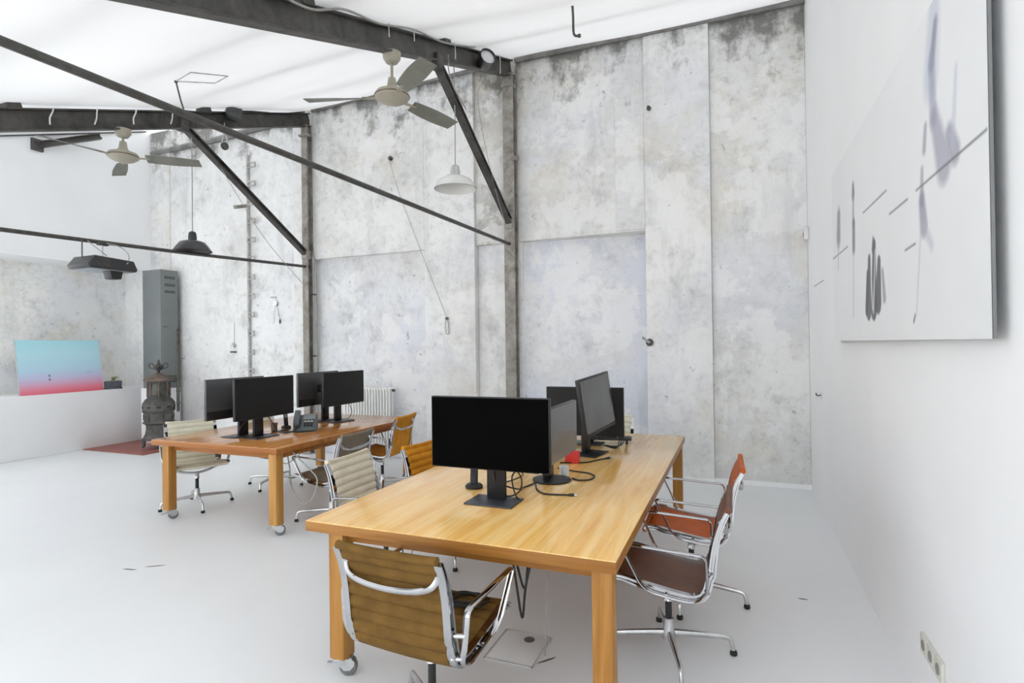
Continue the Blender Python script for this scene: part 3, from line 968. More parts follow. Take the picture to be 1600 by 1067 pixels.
MB().lathe([(.17, .85), (.182, .86), (.182, .88), (.165, .89), (.160, 1.10), (.178, 1.115), (.178, 1.13), (.16, 1.135)], 28).build('drum', M['cast_iron'], st)
for k in range(8):
    a = R(45 * k + 10)
    p = Vector((math.cos(a), math.sin(a), 0))
    MB().tube([p * .172 + Vector((0, 0, .88)), p * .172 + Vector((0, 0, 1.115))], .012, 8).build('drum_rod', M['stove_top'], st)
MB().lathe([(.15, 1.125), (.225, 1.13), (.24, 1.145), (.225, 1.165), (.17, 1.20), (.11, 1.225), (.06, 1.25), (.03, 1.27)], 28).build('lid', M['stove_top'], st)
MB().lathe([(.035, 1.265), (.02, 1.285), (.024, 1.30), (.065, 1.335), (.085, 1.37), (.08, 1.40), (.045, 1.41), (.035, 1.42), (.014, 1.455), (.02, 1.475), (.0, 1.50)], 16).build('urn_finial', M['cast_iron'], st)
for s in (-1, 1):
    pts = catmull([(s * .05, s * .04, 1.335), (s * .105, s * .08, 1.36), (s * .115, s * .088, 1.41), (s * .085, s * .065, 1.43), (s * .06, s * .045, 1.40)], 5)
    MB().tube(pts, .009, 6).build('urn_handle', M['cast_iron'], st)
for k in range(4):
    a = R(45 + 90 * k + 8)
    c_, s_n = math.cos(a), math.sin(a)
    pts = catmull([(c_ * .20, s_n * .20, .165), (c_ * .235, s_n * .235, .10), (c_ * .225, s_n * .225, .05), (c_ * .255, s_n * .255, .03)], 5)
    MB().tube(pts, [.035, .035, .034, .033, .032, .031, .029, .027, .026, .025, .024, .023, .022, .022, .024, .026][:len(pts)], 8).build('leg', M['cast_iron'], st)
MB().tube(catmull([(.17, .02, 1.17), (.23, .10, 1.18), (.25, .17, 1.18)], 4), .022, 10).build('flue_elbow', M['cast_iron'], st)
MB().tube([(.25, .18, .60), (.25, .18, 1.2), (.252, .19, 2.02)], .026, 12).build('flue_pipe', M['cast_iron'], st)
for z_ in (.75, .95, 1.18, 1.45, 1.7, 1.95):
    MB().lathe([(.026, z_ - .014), (.034, z_ - .012), (.034, z_ + .012), (.026, z_ + .014)], 12, Matrix.Translation((.251, .183, 0))).build('pipe_ring', M['iron'], st)

struct(MB().box(-9.70, -9.17, 6.62, 6.96, 0, .955).build('wall_plinth', M['white_wall'], smooth=False))
lk = thing('metal_locker', 'tall narrow grey steel locker with louvred door', 'locker', (-9.18, 6.62, .955))
MB().box(-.46, 0, 0, .32, 0, 2.06).build('cabinet', M['locker'], lk, bevel=.004)
dr = MB().box(0, .014, .012, .308, .03, 2.03).build('door', M['locker'], lk, bevel=.003)
for z_ in (.12, .20, 1.68, 1.80, 1.93):
    MB().prism([(.014, z_ - .022), (.024, z_ - .018), (.014, z_ + .022)], 'Y', .06, .25).build('louvre', M['locker_dark'], dr)
MB().box(.014, .03, .03, .10, 1.06, 1.075).build('handle', M['iron'], dr, bevel=.002)

# ------------------------------------------------------------------ picture and planter on the parapet
def grid_canvas(name, parent, origin, eu, ev, nu, nv, fn):
    o = Vector(origin); eu = Vector(eu); ev = Vector(ev)
    U, V = np.meshgrid(np.linspace(0, 1, nu), np.linspace(0, 1, nv))
    colr = fn(U, V)
    P = [o + eu * float(u) + ev * float(v) for u, v in zip(U.ravel(), V.ravel())]
    me = bpy.data.meshes.new(name)
    fs = [(j * nu + i, j * nu + i + 1, (j + 1) * nu + i + 1, (j + 1) * nu + i) for j in range(nv - 1) for i in range(nu - 1)]
    me.from_pydata([tuple(p) for p in P], [], fs)
    ca = me.color_attributes.new('Col', 'FLOAT_COLOR', 'POINT')
    arr = np.ones((nu * nv, 4), np.float32)
    arr[:, :3] = colr.reshape(-1, 3)
    ca.data.foreach_set('color', arr.ravel())
    me.materials.append(M['canvas'])
    return obj(name, me, parent)

def gradient_art(U, V):
    stops = [(0.0, (.78, .13, .18)), (.10, (.80, .25, .34)), (.20, (.68, .42, .60)), (.30, (.58, .58, .78)), (.45, (.50, .72, .86)), (.75, (.50, .80, .88)), (1.0, (.42, .77, .86))]
    W = V - .05 * (U - .5)
    c = np.stack([np.interp(W, [p for p, _ in stops], [q[k] for _, q in stops]) for k in range(3)], -1)
    def blob(cx, cy, rx, ry, colr, a):
        m = np.clip(1.6 - ((U - cx) / rx) ** 2 - ((V - cy) / ry) ** 2, 0, 1)[..., None] * a
        return c * (1 - m) + np.array(colr) * m
    c = blob(.345, .335, .009, .022, (.03, .03, .06), .95)
    c = blob(.345, .265, .009, .022, (.03, .03, .06), .95)
    c = blob(.83, .37, .05, .014, (.25, .55, .60), .6)
    return c
pa = thing('unframed_painting', 'blue to crimson gradient painting leaning on the parapet', 'painting', (XL - .05, 4.99, .955))
tl = .13
MB().hexa([(0, 0, 0), (-tl, 0, .845), (-.03, 0, 0), (-.03 - tl, 0, .845), (0, 1.19, 0), (-tl, 1.19, .845), (-.03, 1.19, 0), (-.03 - tl, 1.19, .845)]).build('stretcher', M['cable_grey'], pa)
grid_canvas('canvas', pa, (.0015, 0, .001), (0, 1.19, 0), (-tl, 0, .843), 120, 100, gradient_art)

pb = thing('planter_box', 'small slate planter with a seedling on the parapet', 'planter', (XL - .12, 6.27, .955))
pb.scale = (1, 1, 1.35)
MB().box(-.07, .07, -.01, .23, 0, .02).build('saucer', M['pot'], pb, bevel=.004)
MB().prism([(0, .02), (.22, .02), (.23, .10), (-.01, .10)], 'X', -.06, .06).build('box', M['pot'], pb, bevel=.004)
MB().box(-.05, .05, .005, .215, .085, .103).build('soil', M['scuff'], pb)
for k in range(11):
    a = random.uniform(0, 6.28); b0 = Vector((random.uniform(-.03, .03), .1 + random.uniform(-.05, .06), .10))
    d_ = Vector((math.cos(a), math.sin(a), 0)); L_ = random.uniform(.05, .11)
    tip = b0 + d_ * L_ + Vector((0, 0, random.uniform(.03, .09)))
    sd = d_.cross(Vector((0, 0, 1))) * .011
    mid = b0.lerp(tip, .55) + Vector((0, 0, .015))
    MB().add([b0, mid + sd, tip, mid - sd, mid + Vector((0, 0, -.003))], [(0, 1, 2, 3), (0, 4, 1), (1, 4, 2), (2, 4, 3), (3, 4, 0)]).build('leaf', M['leaf'], pb, smooth=False)

# ------------------------------------------------------------------ radiator
rd = thing('column_radiator', 'white column radiator on the back wall behind the tables', 'radiator', (-5.46, 6.70, 0))
sec = MB()
for yy in (.022, .10):
    sec.tube([(.018, yy, .17), (.018, yy, 1.01)], .013, 10)
sec.tube([(.018, .0, .165), (.018, .122, .165)], .018, 10)
sec.tube([(.018, .0, 1.02), (.018, .122, 1.02)], .018, 10)
sme = sec.mesh('section', M['radiator'])
for k in range(18):
    o = obj('section', sme, rd)
    o.location.x = k * .049
MB().tube([(.0, .061, 1.0), (.87, .061, 1.0)], .014, 10).build('header_pipe', M['radiator'], rd)
MB().tube([(.0, .061, .18), (.87, .061, .18)], .014, 10).build('header_pipe', M['radiator'], rd)
MB().lathe([(.012, 0), (.02, .01), (.02, .04), (.01, .05)], 12, Matrix.Translation((.87, .061, 1.0)) @ Matrix.Rotation(R(90), 4, 'Y')).build('valve', M['iron'], rd)
for xx in (.06, .80):
    MB().box(xx, xx + .03, .03, .09, 0, .17).build('foot', M['radiator'], rd, bevel=.003)

# ------------------------------------------------------------------ large painting on the right wall
PY0, PY1, PZ0, PZ1, PX = 4.92, 2.06, 1.63, 2.905, .705
def mist_art(U, V):
    Y = (PY0 + (PY1 - PY0) * U) / 1.0368
    Z = PZ0 + (PZ1 - PZ0) * V / 1.0368
    base = np.array([.86, .87, .88])
    c = np.ones(U.shape + (3,)) * base
    c += (.03 * np.sin(3 * U + 2) * np.cos(2.5 * V))[..., None] * np.array([1, 1, 1.1])
    def seg(p, q, w0, w1, colr, a, soft=.012):
        nonlocal c
        (y0, z0), (y1, z1) = p, q
        dy, dz = y1 - y0, z1 - z0
        L2 = dy * dy + dz * dz
        t = np.clip(((Y - y0) * dy + (Z - z0) * dz) / L2, 0, 1)
        # distances shrink along Y, as strokes are read at a slant
        d = np.sqrt((Y - y0 - t * dy) ** 2 + (Z - z0 - t * dz) ** 2)
        w = w0 + (w1 - w0) * t
        m = (np.clip((w + soft - d) / soft, 0, 1) * a)[..., None]
        c = c * (1 - m) + np.array(colr) * m
    slate, blue, ink = (.20, .20, .27), (.48, .54, .66), (.07, .07, .08)
    seg((2.43, 2.84), (2.48, 2.60), .03, .05, blue, .55, .06)
    seg((2.42, 2.77), (2.47, 2.64), .008, .016, slate, .75, .03)
    seg((2.47, 2.66), (2.46, 2.44), .012, .022, (.33, .34, .46), .7, .035)
    seg((2.45, 2.44), (2.36, 2.24), .02, .05, (.30, .30, .40), .7, .04)
    seg((2.30, 2.33), (2.25, 2.25), .02, .03, (.26, .26, .34), .7, .03)
    seg((2.23, 2.52), (2.27, 2.28), .004, .01, blue, .45, .02)
    seg((2.55, 2.44), (2.57, 2.36), .008, .012, slate, .6, .02)
    seg((2.60, 2.29), (2.61, 2.17), .006, .016, slate, .6, .02)
    seg((2.61, 2.17), (2.59, 2.07), .022, .03, (.25, .24, .33), .75, .03)
    seg((2.58, 2.06), (2.50, 1.98), .012, .006, (.45, .47, .55), .5, .03)
    seg((2.63, 2.05), (2.70, 1.74), .004, .002, blue, .5, .015)
    for a_, b_ in (((2.00, 2.235), (2.68, 2.23)), ((2.80, 2.225), (3.10, 2.225)), ((3.15, 2.35), (3.68, 2.355)), ((4.78, 2.24), (4.15, 2.24)), ((2.70, 2.02), (2.85, 2.015))):
        seg(a_, b_, .001, .001, (.12, .12, .13), .9, .007)
    seg((4.47, 2.50), (4.49, 2.36), .035, .05, (.20, .20, .26), .8, .05)
    seg((4.50, 2.30), (4.52, 2.15), .012, .006, (.5, .52, .58), .6, .03)
    seg((3.95, 2.58), (3.95, 2.53), .015, .03, ink, .8, .025)
    seg((3.95, 2.52), (3.96, 2.36), .012, .022, (.3, .3, .33), .7, .02)
    seg((3.95, 2.34), (3.96, 2.20), .03, .03, ink, .75, .025)
    seg((3.96, 2.18), (4.0, 1.78), .006, .006, (.45, .47, .52), .6, .012)
    for k, (y_, zt, zb, w) in enumerate(((3.55, 2.07, 1.80, .055), (3.43, 2.13, 1.80, .06), (3.33, 2.03, 1.83, .06), (3.60, 2.0, 1.80, .03))):
        seg((y_ - .01, zt), (y_ + .02, zb), w * .45, w, (.06, .06, .07), .92, .014)
    seg((3.44, 2.16), (3.44, 2.12), .01, .025, ink, .85, .02)
    seg((3.40, 2.10), (3.46, 1.78), .004, .007, (.80, .80, .82), .9, .008)
    seg((3.50, 2.02), (3.48, 1.80), .004, .006, (.80, .80, .82), .9, .008)
    seg((3.25, 1.97), (3.22, 1.84), .012, .02, (.30, .30, .32), .8, .02)
    seg((2.72, 1.73), (2.74, 1.705), .004, .004, ink, .9, .008)
    return np.clip(c, 0, 1)
pw = thing('large_canvas', 'large pale canvas with smoky dark strokes on the white wall', 'painting', (0, 0, 0))
MB().box(PX + .002, PX + .012, PY1, PY0, PZ0, PZ1).build('backing_board', M['canvas_edge'], pw, bevel=.001)
MB().box(PX + .012, XR, 2.3, 2.36, 2.5, 2.6).build('wall_hanger', M['canvas_edge'], pw)
MB().box(PX + .012, XR, 4.3, 4.36, 2.5, 2.6).build('wall_hanger', M['canvas_edge'], pw)
grid_canvas('canvas', pw, (PX, PY0, PZ0), (0, PY1 - PY0, 0), (0, 0, PZ1 - PZ0), 420, 260, mist_art)

# ------------------------------------------------------------------ small things on the walls
for k, (y_, w_) in enumerate(((2.915, 'farthest from the camera'), (2.82, 'middle one of the row'), (2.725, 'nearest to the camera'))):
    c = thing('wall_socket', 'ivory wall socket low on the right wall, ' + w_, 'socket', (XR, y_, .30), 0, 'ivory sockets on the right wall')
    MB().box(-.014, 0, -.042, .042, -.042, .042).build('cover_plate', M['ivory'], c, bevel=.004)
    MB().lathe([(.0, .0145), (.02, .0145), (.021, .0165), (.023, .0145), (.024, .012)], 20, Matrix.Rotation(R(-90), 4, 'Y')).build('socket_well', M['socket_dark'], c)
c = thing('wall_sensor', 'small white sensor box where the concrete meets the white wall', 'sensor', (XR - .001, 6.80, 2.80))
MB().box(-.05, 0, -.04, .04, -.07, .07).build('casing', M['enamel_white'], c, bevel=.012)
MB().box(-.054, -.048, -.012, .012, -.02, .01).build('eye', M['iron'], c, bevel=.002)
o = MB().prism([(5.77, 2.182), (6.44, 2.186), (6.44, 2.192), (5.77, 2.188)], 'X', XR - .0012, XR).build('wall_mark', M['scuff'], smooth=False)
tag(o, 'fine dark line drawn on the white wall left of the large canvas', 'mark')
c = thing('coat_hook', 'tiny white hook on the right wall below the sensor', 'hook', (XR, 6.0, 1.11))
MB().box(-.008, 0, -.015, .015, -.03, .03).build('back_plate', M['enamel_white'], c, bevel=.003)
MB().tube(catmull([(0, 0, .01), (-.04, 0, .0), (-.05, 0, .025)], 4), .006, 6).build('peg', M['iron'], c)
c = thing('pipe_stub', 'dark iron pipe stub sticking out of the wide pilaster', 'pipe', (-.965, 6.835, 1.64))
MB().lathe([(.045, 0), (.045, .012), (.02, .02)], 14, Matrix.Rotation(R(90), 4, 'X')).build('flange', M['iron'], c)
MB().tube(catmull([(0, 0, 0), (-.01, -.06, .01), (-.06, -.13, .055)], 4), .017, 8).build('spout', M['zinc'], c)
c = thing('iron_bolt', 'rusty bolt high on the wide pilaster', 'bolt', (-.935, 6.835, 4.46))
MB().lathe([(.03, 0), (.028, .02), (.012, .03)], 6, Matrix.Rotation(R(90), 4, 'X')).build('head', M['iron'], c, smooth=False)
MB().lathe([(.011, .03), (.011, .08)], 8, Matrix.Rotation(R(90), 4, 'X')).build('shank', M['iron'], c)
c = thing('wall_wire', 'thin slack wire running down the concrete from an iron eye', 'wire', (-4.63, 6.865, 4.37))
MB().lathe([(.03, 0), (.035, .03), (.02, .05), (.0, .055)], 10, Matrix.Rotation(R(90), 4, 'X')).build('iron_eye', M['iron'], c)
MB().tube(catmull([(0, -.05, -.02), (.12, -.03, -.45), (.40, -.03, -1.15), (.68, -.03, -1.83), (.90, -.03, -2.34)], 6), .0035, 6).build('strand', M['cable_grey'], c)
MB().tube(catmull([(.90, -.03, -2.34), (.875, -.03, -2.45), (.89, -.03, -2.57), (.93, -.03, -2.56), (.925, -.03, -2.42), (.90, -.03, -2.34)], 4), .005, 6).build('loop', M['cable_grey'], c)
MB().lathe([(.02, 0), (.024, .02), (.0, .03)], 8, Matrix.Translation((.90, -.01, -2.36)) @ Matrix.Rotation(R(90), 4, 'X')).build('nail', M['iron'], c)

ld = thing('wall_ladder', 'weathered iron ladder rail with rung stubs fixed to the back wall', 'ladder', (-7.47, 6.95, 0))
MB().box(-.05, -.02, -.03, .02, .25, 4.85).build('rail', M['rail_grey'], ld, bevel=.004)
for k in range(14):
    z_ = 4.70 - .31 * k
    L_ = .15 - .006 * k
    for dz_ in (0, -.07):
        MB().box(-.03, L_, -.045, -.02, z_ + dz_ - .008, z_ + dz_ + .008).build('rung_stub', M['rail_grey'], ld, bevel=.002)
    MB().box(L_ - .008, L_ + .008, -.045, -.02, z_ - .078, z_ + .008).build('rung_end', M['rail_grey'], ld, bevel=.002)
c = thing('conduit_pipe', 'pale conduit running down beside the rusty column', 'pipe', (-6.05, 6.83, 0))
MB().tube(catmull([(0, 0, .02), (0, 0, 1.5), (0, 0, 2.9), (-.02, 0, 3.03)], 4), .017, 10).build('pipe', M['cable_grey'], c)
for z_ in (.6, 1.5, 2.45):
    MB().box(-.024, .024, -.02, .03, z_ - .012, z_ + .012).build('pipe_clip', M['iron'], c, bevel=.003)
c = thing('bell_push', 'little wall bell with dark base on the whitewashed wall', 'bell', (-7.92, Y3, 1.62))
MB().lathe([(.0, .08), (.018, .075), (.03, .04), (.032, .0)], 14, Matrix.Translation((0, -.035, .03))).build('bell', M['zinc'], c)
MB().box(-.045, .045, -.06, 0, -.06, -.035).build('bracket', M['iron'], c, bevel=.004)
MB().tube([(0, -.01, .1), (0, -.008, .45)], .003, 6).build('wire', M['cable_grey'], c)
c = thing('wall_pulley', 'small pulley with a dangling cord on the whitewashed wall', 'pulley', (-6.95, 6.97, 2.36))
MB().lathe([(.05, 0), (.05, .008), (.03, .014), (.05, .02), (.05, .03)], 18, Matrix.Rotation(R(90), 4, 'X')).build('wheel', M['zinc'], c)
MB().box(-.10, .02, -.02, 0, .09, .11).build('arm', M['rail_grey'], c, bevel=.003)
MB().tube(catmull([(.04, -.02, 0), (.07, -.02, -.15), (.10, -.02, -.27)], 4), .003, 6).build('cord', M['iron'], c)
MB().lathe([(.006, .03), (.014, .0), (.012, -.04), (.0, -.05)], 10, Matrix.Translation((.10, -.02, -.29))).build('weight', M['iron'], c)
MB().tube([(-.01, -.02, -.05), (-.03, -.02, -.34)], .003, 6).build('cord', M['rail_grey'], c)
c = thing('brace_pulley', 'small iron pulley block hanging beside the left brace', 'pulley', (-6.03, 5.22, 4.22))
MB().lathe([(.045, -.02), (.05, -.01), (.03, 0), (.05, .01), (.045, .02)], 16, Matrix.Rotation(R(90), 4, 'Y')).build('wheel', M['iron'], c)
MB().tube(catmull([(0, -.04, .03), (0, -.03, .12), (0, 0, .15), (0, .03, .12), (0, .04, .03)], 4), .008, 6).build('hanger', M['zinc'], c)
MB().tube(catmull([(0, 0, .15), (0, -.005, .22), (0, .0, .30)], 4), .005, 6).build('hook', M['zinc'], c)

c = thing('ceiling_hook', 'bent grey rod hanging from the white ceiling fabric', 'hook', (-1.29, 4.70, 4.30))
MB().tube(catmull([(.0, 0, .37), (.01, 0, .2), (.012, 0, .06), (.03, -.01, .015), (.065, -.02, .0)], 5), .011, 8).build('rod', M['iron'], c)
MB().lathe([(.0, -.015), (.016, -.01), (.016, .01), (.0, .015)], 10, Matrix.Translation((.068, -.02, 0))).build('tip', M['iron'], c)
c = thing('hanging_rod', 'thin bent rod hanging from the ceiling hatch frame', 'rod', (-4.667, 3.527, 4.05))
MB().tube([(0, 0, 0), (.03, .02, -.16), (.055, .04, -.27)], .007, 8).build('rod', M['iron'], c)
MB().lathe([(.0, -.012), (.014, -.008), (.014, .008), (.0, .012)], 8).build('eyelet', M['iron'], c)

def cable(name, label, pts, r_, mat='cable', cat='cable', plug=None, n=7, group=None):
    p0 = Vector(pts[0])
    c = thing(name, label, cat, p0, 0, group)
    P = [Vector(p) - p0 for p in catmull(pts, n)]
    MB().tube(P, r_, 8).build('lead', M[mat], c)
    if plug:
        d_ = (P[-1] - P[-3]).normalized()
        a = P[-1]
        MB().tube([a, a + d_ * .02, a + d_ * .035], [.008, .010, .009], 8).build('plug', M[mat], c)
        MB().tube([a + d_ * .034, a + d_ * .05], .007, 8).build('plug_tip', M['zinc'], c)
    return c
cable('tension_cord', 'fine cord slanting down behind the middle brace to the column', [(-2.68, 5.95, 4.75), (-2.70, 5.75, 4.45), (-2.70, 6.1, 3.7), (-2.72, 6.73, 3.0)], .004, 'cable_grey', 'cord')
cable('tension_cord', 'fine cord slanting down behind the left brace to the column', [(-6.12, 5.2, 4.0), (-6.11, 5.9, 3.2), (-6.1, 6.72, 2.55)], .004, 'cable_grey', 'cord')
cable('beam_wire', 'loose wire looping around the middle brace', [(-2.70, 5.05, 4.62), (-2.66, 4.98, 4.42), (-2.66, 5.10, 4.28), (-2.68, 5.30, 4.24), (-2.69, 5.42, 4.2)], .006, 'cable_grey', 'wire')

zb_ = lambda y: 5.43 + .37 * (y - 6.9)
cable('beam_wire', 'pale cable draped along the top of the upper roof beam', [(-2.66, 2.6, zb_(2.6) + .01), (-2.655, 3.0, zb_(3.0) - .05), (-2.655, 3.35, zb_(3.35) + .012), (-2.655, 3.8, zb_(3.8) - .02), (-2.655, 4.3, zb_(4.3) + .01), (-2.66, 4.9, zb_(4.9) - .03), (-2.66, 5.6, zb_(5.6) + .01)], .009, 'cable_grey', 'wire')
cable('beam_wire', 'dark cable clipped along the top of the left roof beam', [(-6.06, 4.6, zb_(4.6) - .13), (-6.06, 5.0, zb_(5.0) - .16), (-6.06, 5.6, zb_(5.6) - .13), (-6.07, 6.2, zb_(6.2) - .15), (-6.07, 6.7, zb_(6.7) - .12)], .010, 'cable', 'wire')

# ------------------------------------------------------------------ things on the tables
zt = TOP + .006
cable('power_cable', 'black cable with plug lying in front of the round foot', [(-1.16, 3.24, zt), (-1.11, 3.12, zt), (-1.05, 3.05, zt), (-1.0, 3.04, zt), (-.90, 3.06, zt)], .005, plug=True)
cable('power_cable', 'black cable looping to the right of the round foot', [(-1.16, 3.70, zt), (-1.01, 3.645, zt), (-.92, 3.62, zt), (-.865, 3.55, zt), (-.87, 3.455, zt), (-.93, 3.415, zt), (-.985, 3.45, zt)], .005)
cable('video_cable', 'black cable with silver plug in front of the tilted monitor', [(-1.2, 3.88, zt), (-1.1, 3.91, zt), (-1.02, 3.95, zt), (-.96, 4.06, zt), (-.915, 4.13, zt)], .005, plug=True)
cable('video_cable', 'black cable curling around the neck of the nearest monitor', [(-1.26, 2.80, 1.0), (-1.25, 2.84, .86), (-1.20, 2.86, .79), (-1.15, 2.93, .80), (-1.14, 2.95, .86), (-1.17, 2.95, .91), (-1.20, 2.95, .87), (-1.17, 2.92, .79), (-1.11, 2.85, zt)], .0045)
cable('power_cable', 'black cable from the nearest monitor to the round foot', [(-1.27, 2.87, .95), (-1.26, 2.93, .84), (-1.19, 3.02, .79), (-1.20, 3.14, zt), (-1.17, 3.26, zt)], .0045)
cable('power_cable', 'black cable crossing behind the neck of the nearest monitor', [(-1.45, 3.20, zt), (-1.35, 3.23, zt), (-1.27, 3.27, .80), (-1.20, 3.12, .86), (-1.17, 2.93, .93)], .0045)
for k, lab in enumerate(('topmost', 'middle', 'lowest')):
    pts = [(-1.22 + .05 * k, 4.60 + .03 * k, zt + .10 - .03 * k), (-1.12, 4.80, zt + .085 - .03 * k), (-.98, 4.86, zt + .06 - .02 * k), (-.90 - .02 * k, 4.76, zt + .03), (-.93, 4.66 - .05 * k, zt), (-1.03, 4.55, zt + .02)]
    cable('tangled_cable', 'black cable in the tangle under the tilted monitor, %s of three' % lab, pts, .005)
kb = thing('keyboard', 'black keyboard lying across the cables behind the tilted monitor', 'keyboard', (-1.05, 4.83, TOP), R(8))
MB().box(-.20, .20, -.065, .065, .03, .05).build('tray', M['black_plastic'], kb, bevel=.004)
for rr_ in range(4):
    for kk in range(11):
        x_ = -.185 + kk * .034
        MB().box(x_, x_ + .029, -.055 + rr_ * .028, -.031 + rr_ * .028, .05, .056).build('key', M['stand_dark'], kb)
for xx in (-.17, .15):
    MB().box(xx, xx + .02, -.05, .05, 0, .03).build('foot', M['black_plastic'], kb)
c = thing('red_carton', 'small red carton behind the glossy monitor', 'box', (-1.12, 3.93, TOP), R(6))
MB().box(-.05, .05, -.03, .03, 0, .085).build('carton', M['red'], c, bevel=.003)
MB().box(-.051, .051, -.012, .012, .084, .087).build('flap', M['red'], c)
c = thing('power_adapter', 'white power adapter beside the round foot', 'adapter', (-1.06, 3.52, TOP), R(25))
MB().box(-.03, .03, -.025, .025, 0, .07).build('block', M['enamel_white'], c, bevel=.008)
MB().lathe([(.02, 0), (.02, .025)], 12, Matrix.Translation((.0, -.02, .05)) @ Matrix.Rotation(R(90), 4, 'X')).build('plug_face', M['enamel_white'], c)
c = thing('cordless_phone', 'black cordless handset standing in its charging cradle', 'phone', (-1.49, 3.05, TOP), R(20))
MB().lathe([(.03, 0), (.052, .002), (.054, .014), (.042, .026), (.03, .028)], 28).build('cradle', M['black_plastic'], c)
m = Matrix.Translation((0, .0, .02)) @ Matrix.Rotation(R(-14), 4, 'X')
MB().box(-.023, .023, -.012, .012, 0, .17, m).build('handset', M['black_plastic'], c, bevel=.007)
MB().box(-.016, .016, -.0135, -.012, .10, .14, m).build('display', M['phone_lcd'], c)
MB().box(-.012, .012, -.0135, -.012, .04, .085, m).build('keypad', M['stand_dark'], c)

ph = thing('desk_phone', 'slate grey office desk phone on the reddish table', 'phone', (-4.20, 4.60, TOP), R(38))
MB().prism([(-.11, 0), (.12, 0), (.12, .10), (.10, .115), (-.11, .025)], 'X', -.10, .10).build('body', M['phone'], ph, bevel=.008)
ph.scale = (1.15, 1.15, 1.3)
m = Matrix.Translation((0, 0, .07)) @ Matrix.Rotation(math.atan2(.09, .21), 4, 'X')
MB().box(-.02, .085, .02, .10, .003, .010, m).build('display', M['phone_lcd'], ph, bevel=.002)
for rr_ in range(4):
    for kk in range(3):
        MB().box(-.01 + kk * .027, .01 + kk * .027, -.085 + rr_ * .022, -.071 + rr_ * .022, .002, .009, m).build('key', M['ivory'] if rr_ == 3 else M['stand_dark'], ph)
hs_ = MB().prism([(-.115, .02), (-.08, .012), (-.06, .03), (.06, .03), (.08, .012), (.115, .02), (.12, .045), (-.12, .045)], 'X', -.098, -.045, m)
hs_.build('handset', M['phone'], ph, bevel=.010)
MB().tube(catmull([(-.07, -.11, .03), (-.10, -.17, .012), (-.16, -.16, .008), (-.22, -.05, .008), (-.14, .06, .008)], 6), .005, 6).build('coiled_cord', M['cable'], ph)
c = thing('ballpoint_pen', 'orange pen propped against the desk phone', 'pen', (-4.33, 4.62, TOP))
MB().tube([(.0, -.02, .004), (-.02, .03, .12)], .006, 8).build('barrel', M['orange'], c)
MB().tube([(.0, -.02, .004), (.002, -.026, .0)], [.005, .002], 8).build('tip', M['iron'], c)
c = thing('cardboard_cup', 'small brown cup behind the front monitors', 'cup', (-4.50, 4.47, TOP))
MB().lathe([(.025, 0), (.028, .003), (.036, .075), (.034, .075), (.026, .006), (.0, .006)], 24).build('cup', M['stove_top'], c)
MB().lathe([(.036, .07), (.0385, .075), (.036, .08)], 24, None, False).build('rim', M['stove_top'], c)
c = thing('cordless_phone', 'black cordless handset in a cradle behind the front monitors', 'phone', (-4.52, 4.66, TOP), R(60))
MB().lathe([(.03, 0), (.05, .002), (.052, .014), (.04, .026)], 24).build('cradle', M['black_plastic'], c)
m = Matrix.Translation((0, 0, .02)) @ Matrix.Rotation(R(-12), 4, 'X')
MB().box(-.022, .022, -.012, .012, 0, .15, m).build('handset', M['black_plastic'], c, bevel=.007)
MB().box(-.016, .016, -.0135, -.012, .09, .13, m).build('display', M['phone_lcd'], c)
cable('monitor_cable', 'black cable loop left of the front monitor neck', [(-4.35, 4.0, .95), (-4.37, 3.93, .88), (-4.38, 3.92, .81), (-4.36, 3.98, .775), (-4.34, 4.06, .78)], .005)
cable('monitor_cable', 'black cable loop right of the front monitor neck', [(-4.34, 4.22, .97), (-4.32, 4.28, .87), (-4.32, 4.33, .80), (-4.33, 4.26, .775), (-4.35, 4.18, .775)], .005)
cable('monitor_cable', 'black cable lying between the cup and the desk phone', [(-4.44, 4.38, zt), (-4.36, 4.47, zt), (-4.24, 4.45, zt), (-4.12, 4.46, zt), (-4.06, 4.55, zt)], .005)
cable('monitor_cable', 'thin cable drooping from the far monitor of the reddish table', [(-4.33, 5.45, .97), (-4.31, 5.50, .86), (-4.33, 5.46, .78), (-4.35, 5.38, .775)], .004)

# ------------------------------------------------------------------ cables under and around the tables
cable('hanging_cable', 'black cable pair hanging in a loop under the honey oak table', [(-1.10, 2.62, .70), (-1.06, 2.6, .55), (-1.03, 2.58, .42), (-1.0, 2.57, .28), (-.985, 2.58, .42), (-.96, 2.6, .56), (-.94, 2.62, .70)], .006)
cable('hanging_cable', 'second black cable hanging under the honey oak table', [(-1.12, 2.66, .70), (-1.06, 2.65, .52), (-1.01, 2.63, .40), (-.99, 2.64, .54), (-.98, 2.66, .70)], .006)
cable('hanging_cable', 'thin pale cable dropping from the honey oak table to the floor', [(-.90, 2.66, .70), (-.905, 2.68, .45), (-.93, 2.72, .12), (-.95, 2.76, .006)], .003, 'cable_grey')
def coil():
    pts = []
    for k in range(49):
        a = 2 * math.pi * k / 12
        rr_ = .075 + .018 * math.sin(k * .9)
        pts.append((-1.13 + rr_ * math.cos(a) * 1.05, 2.23 + rr_ * math.sin(a) * .8, .492 + .0035 * (k / 12) + .005 * math.sin(a * 1.5)))
    return pts
cable('coiled_cable', 'black cable coiled on the seat of the olive brown armchair', coil(), .005, n=3)
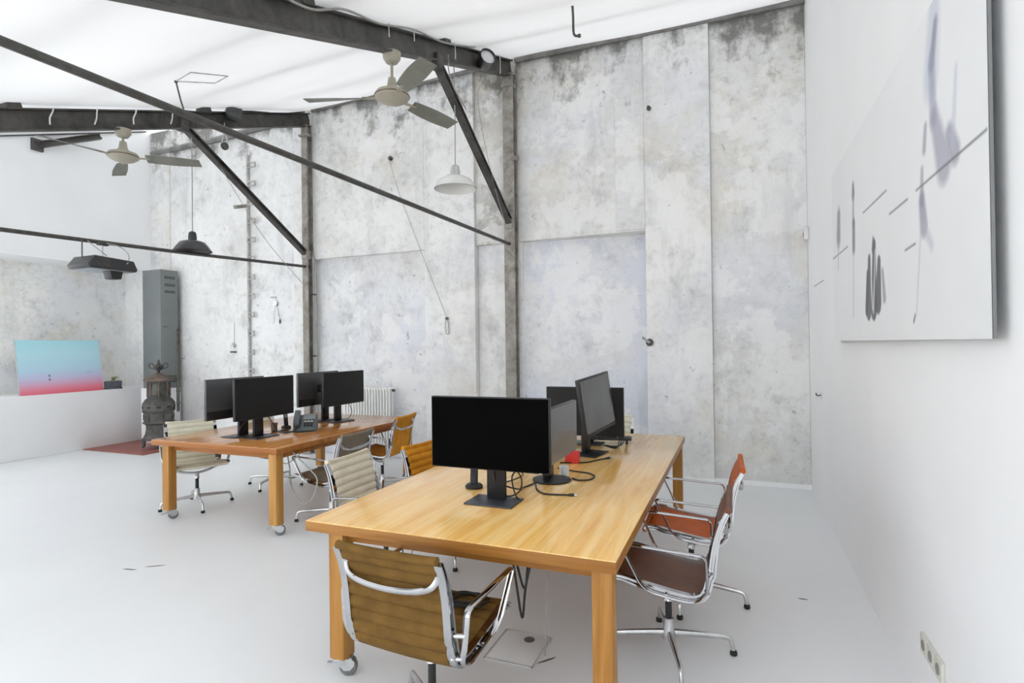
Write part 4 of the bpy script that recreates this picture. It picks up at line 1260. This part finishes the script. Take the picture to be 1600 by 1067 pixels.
cable('hanging_cable', 'grey cable sagging in a loop under the reddish table', [(-3.74, 3.86, .70), (-3.71, 3.86, .56), (-3.69, 3.86, .40), (-3.59, 3.86, .26), (-3.47, 3.86, .30), (-3.41, 3.87, .47), (-3.52, 3.87, .58), (-3.70, 3.88, .70)], .006, 'cable_grey')
cable('hanging_cable', 'grey cable curling beside the leg of the reddish table', [(-4.0, 4.0, .70), (-4.05, 4.05, .60), (-4.0, 4.1, .53), (-3.9, 4.1, .57), (-3.82, 4.12, .64), (-3.8, 4.15, .70)], .005, 'cable_grey')
cable('hanging_cable', 'thin grey cable hanging at the far side of the reddish table', [(-3.85, 4.9, .70), (-3.86, 4.92, .5), (-3.95, 4.95, .3), (-3.98, 4.9, .1), (-3.9, 4.85, .008)], .004, 'cable_grey')

# ------------------------------------------------------------------ floor details
fh = thing('floor_hatch', 'square floor box lid under the honey oak table', 'floor box', (-1.11, 2.79, 0))
MB().box(-.13, .13, -.15, .15, 0, .004).build('lid', M['floor'], fh, bevel=.0015)
for a_, b_ in (((-.135, -.155), (.135, -.150)), ((-.135, .150), (.135, .155)), ((-.135, -.155), (-.130, .155)), ((.130, -.155), (.135, .155))):
    MB().box(a_[0], b_[0], a_[1], b_[1], 0, .006).build('frame_strip', M['seam'], fh)
MB().lathe([(.03, .004), (.03, .006), (.0, .006)], 18, Matrix.Translation((.03, .09, 0))).build('lift_ring', M['scuff'], fh)
for x_, y_, a_, L_, lab in ((-4.20, 2.77, 12, .06, 'short dark scuff on the open floor at left'), (-4.08, 2.88, 35, .07, 'thin dark crack beside the scuff on the open floor'),
                            (.37, 3.95, 0, .03, 'tiny dark chip in the floor near the white wall'), (-.93, 2.73, 50, .06, 'dark scratch beside the floor box lid')):
    m = Matrix.Translation((x_, y_, 0)) @ Matrix.Rotation(R(a_), 4, 'Z')
    o = MB().prism([(-L_, 0), (-L_ * .3, -.008), (L_ * .6, -.006), (L_, .002), (L_ * .2, .007), (-L_ * .6, .006)], 'Z', 0, .0012, m).build('floor_scuff', M['scuff'], smooth=False)
    tag(o, lab, 'scuff')
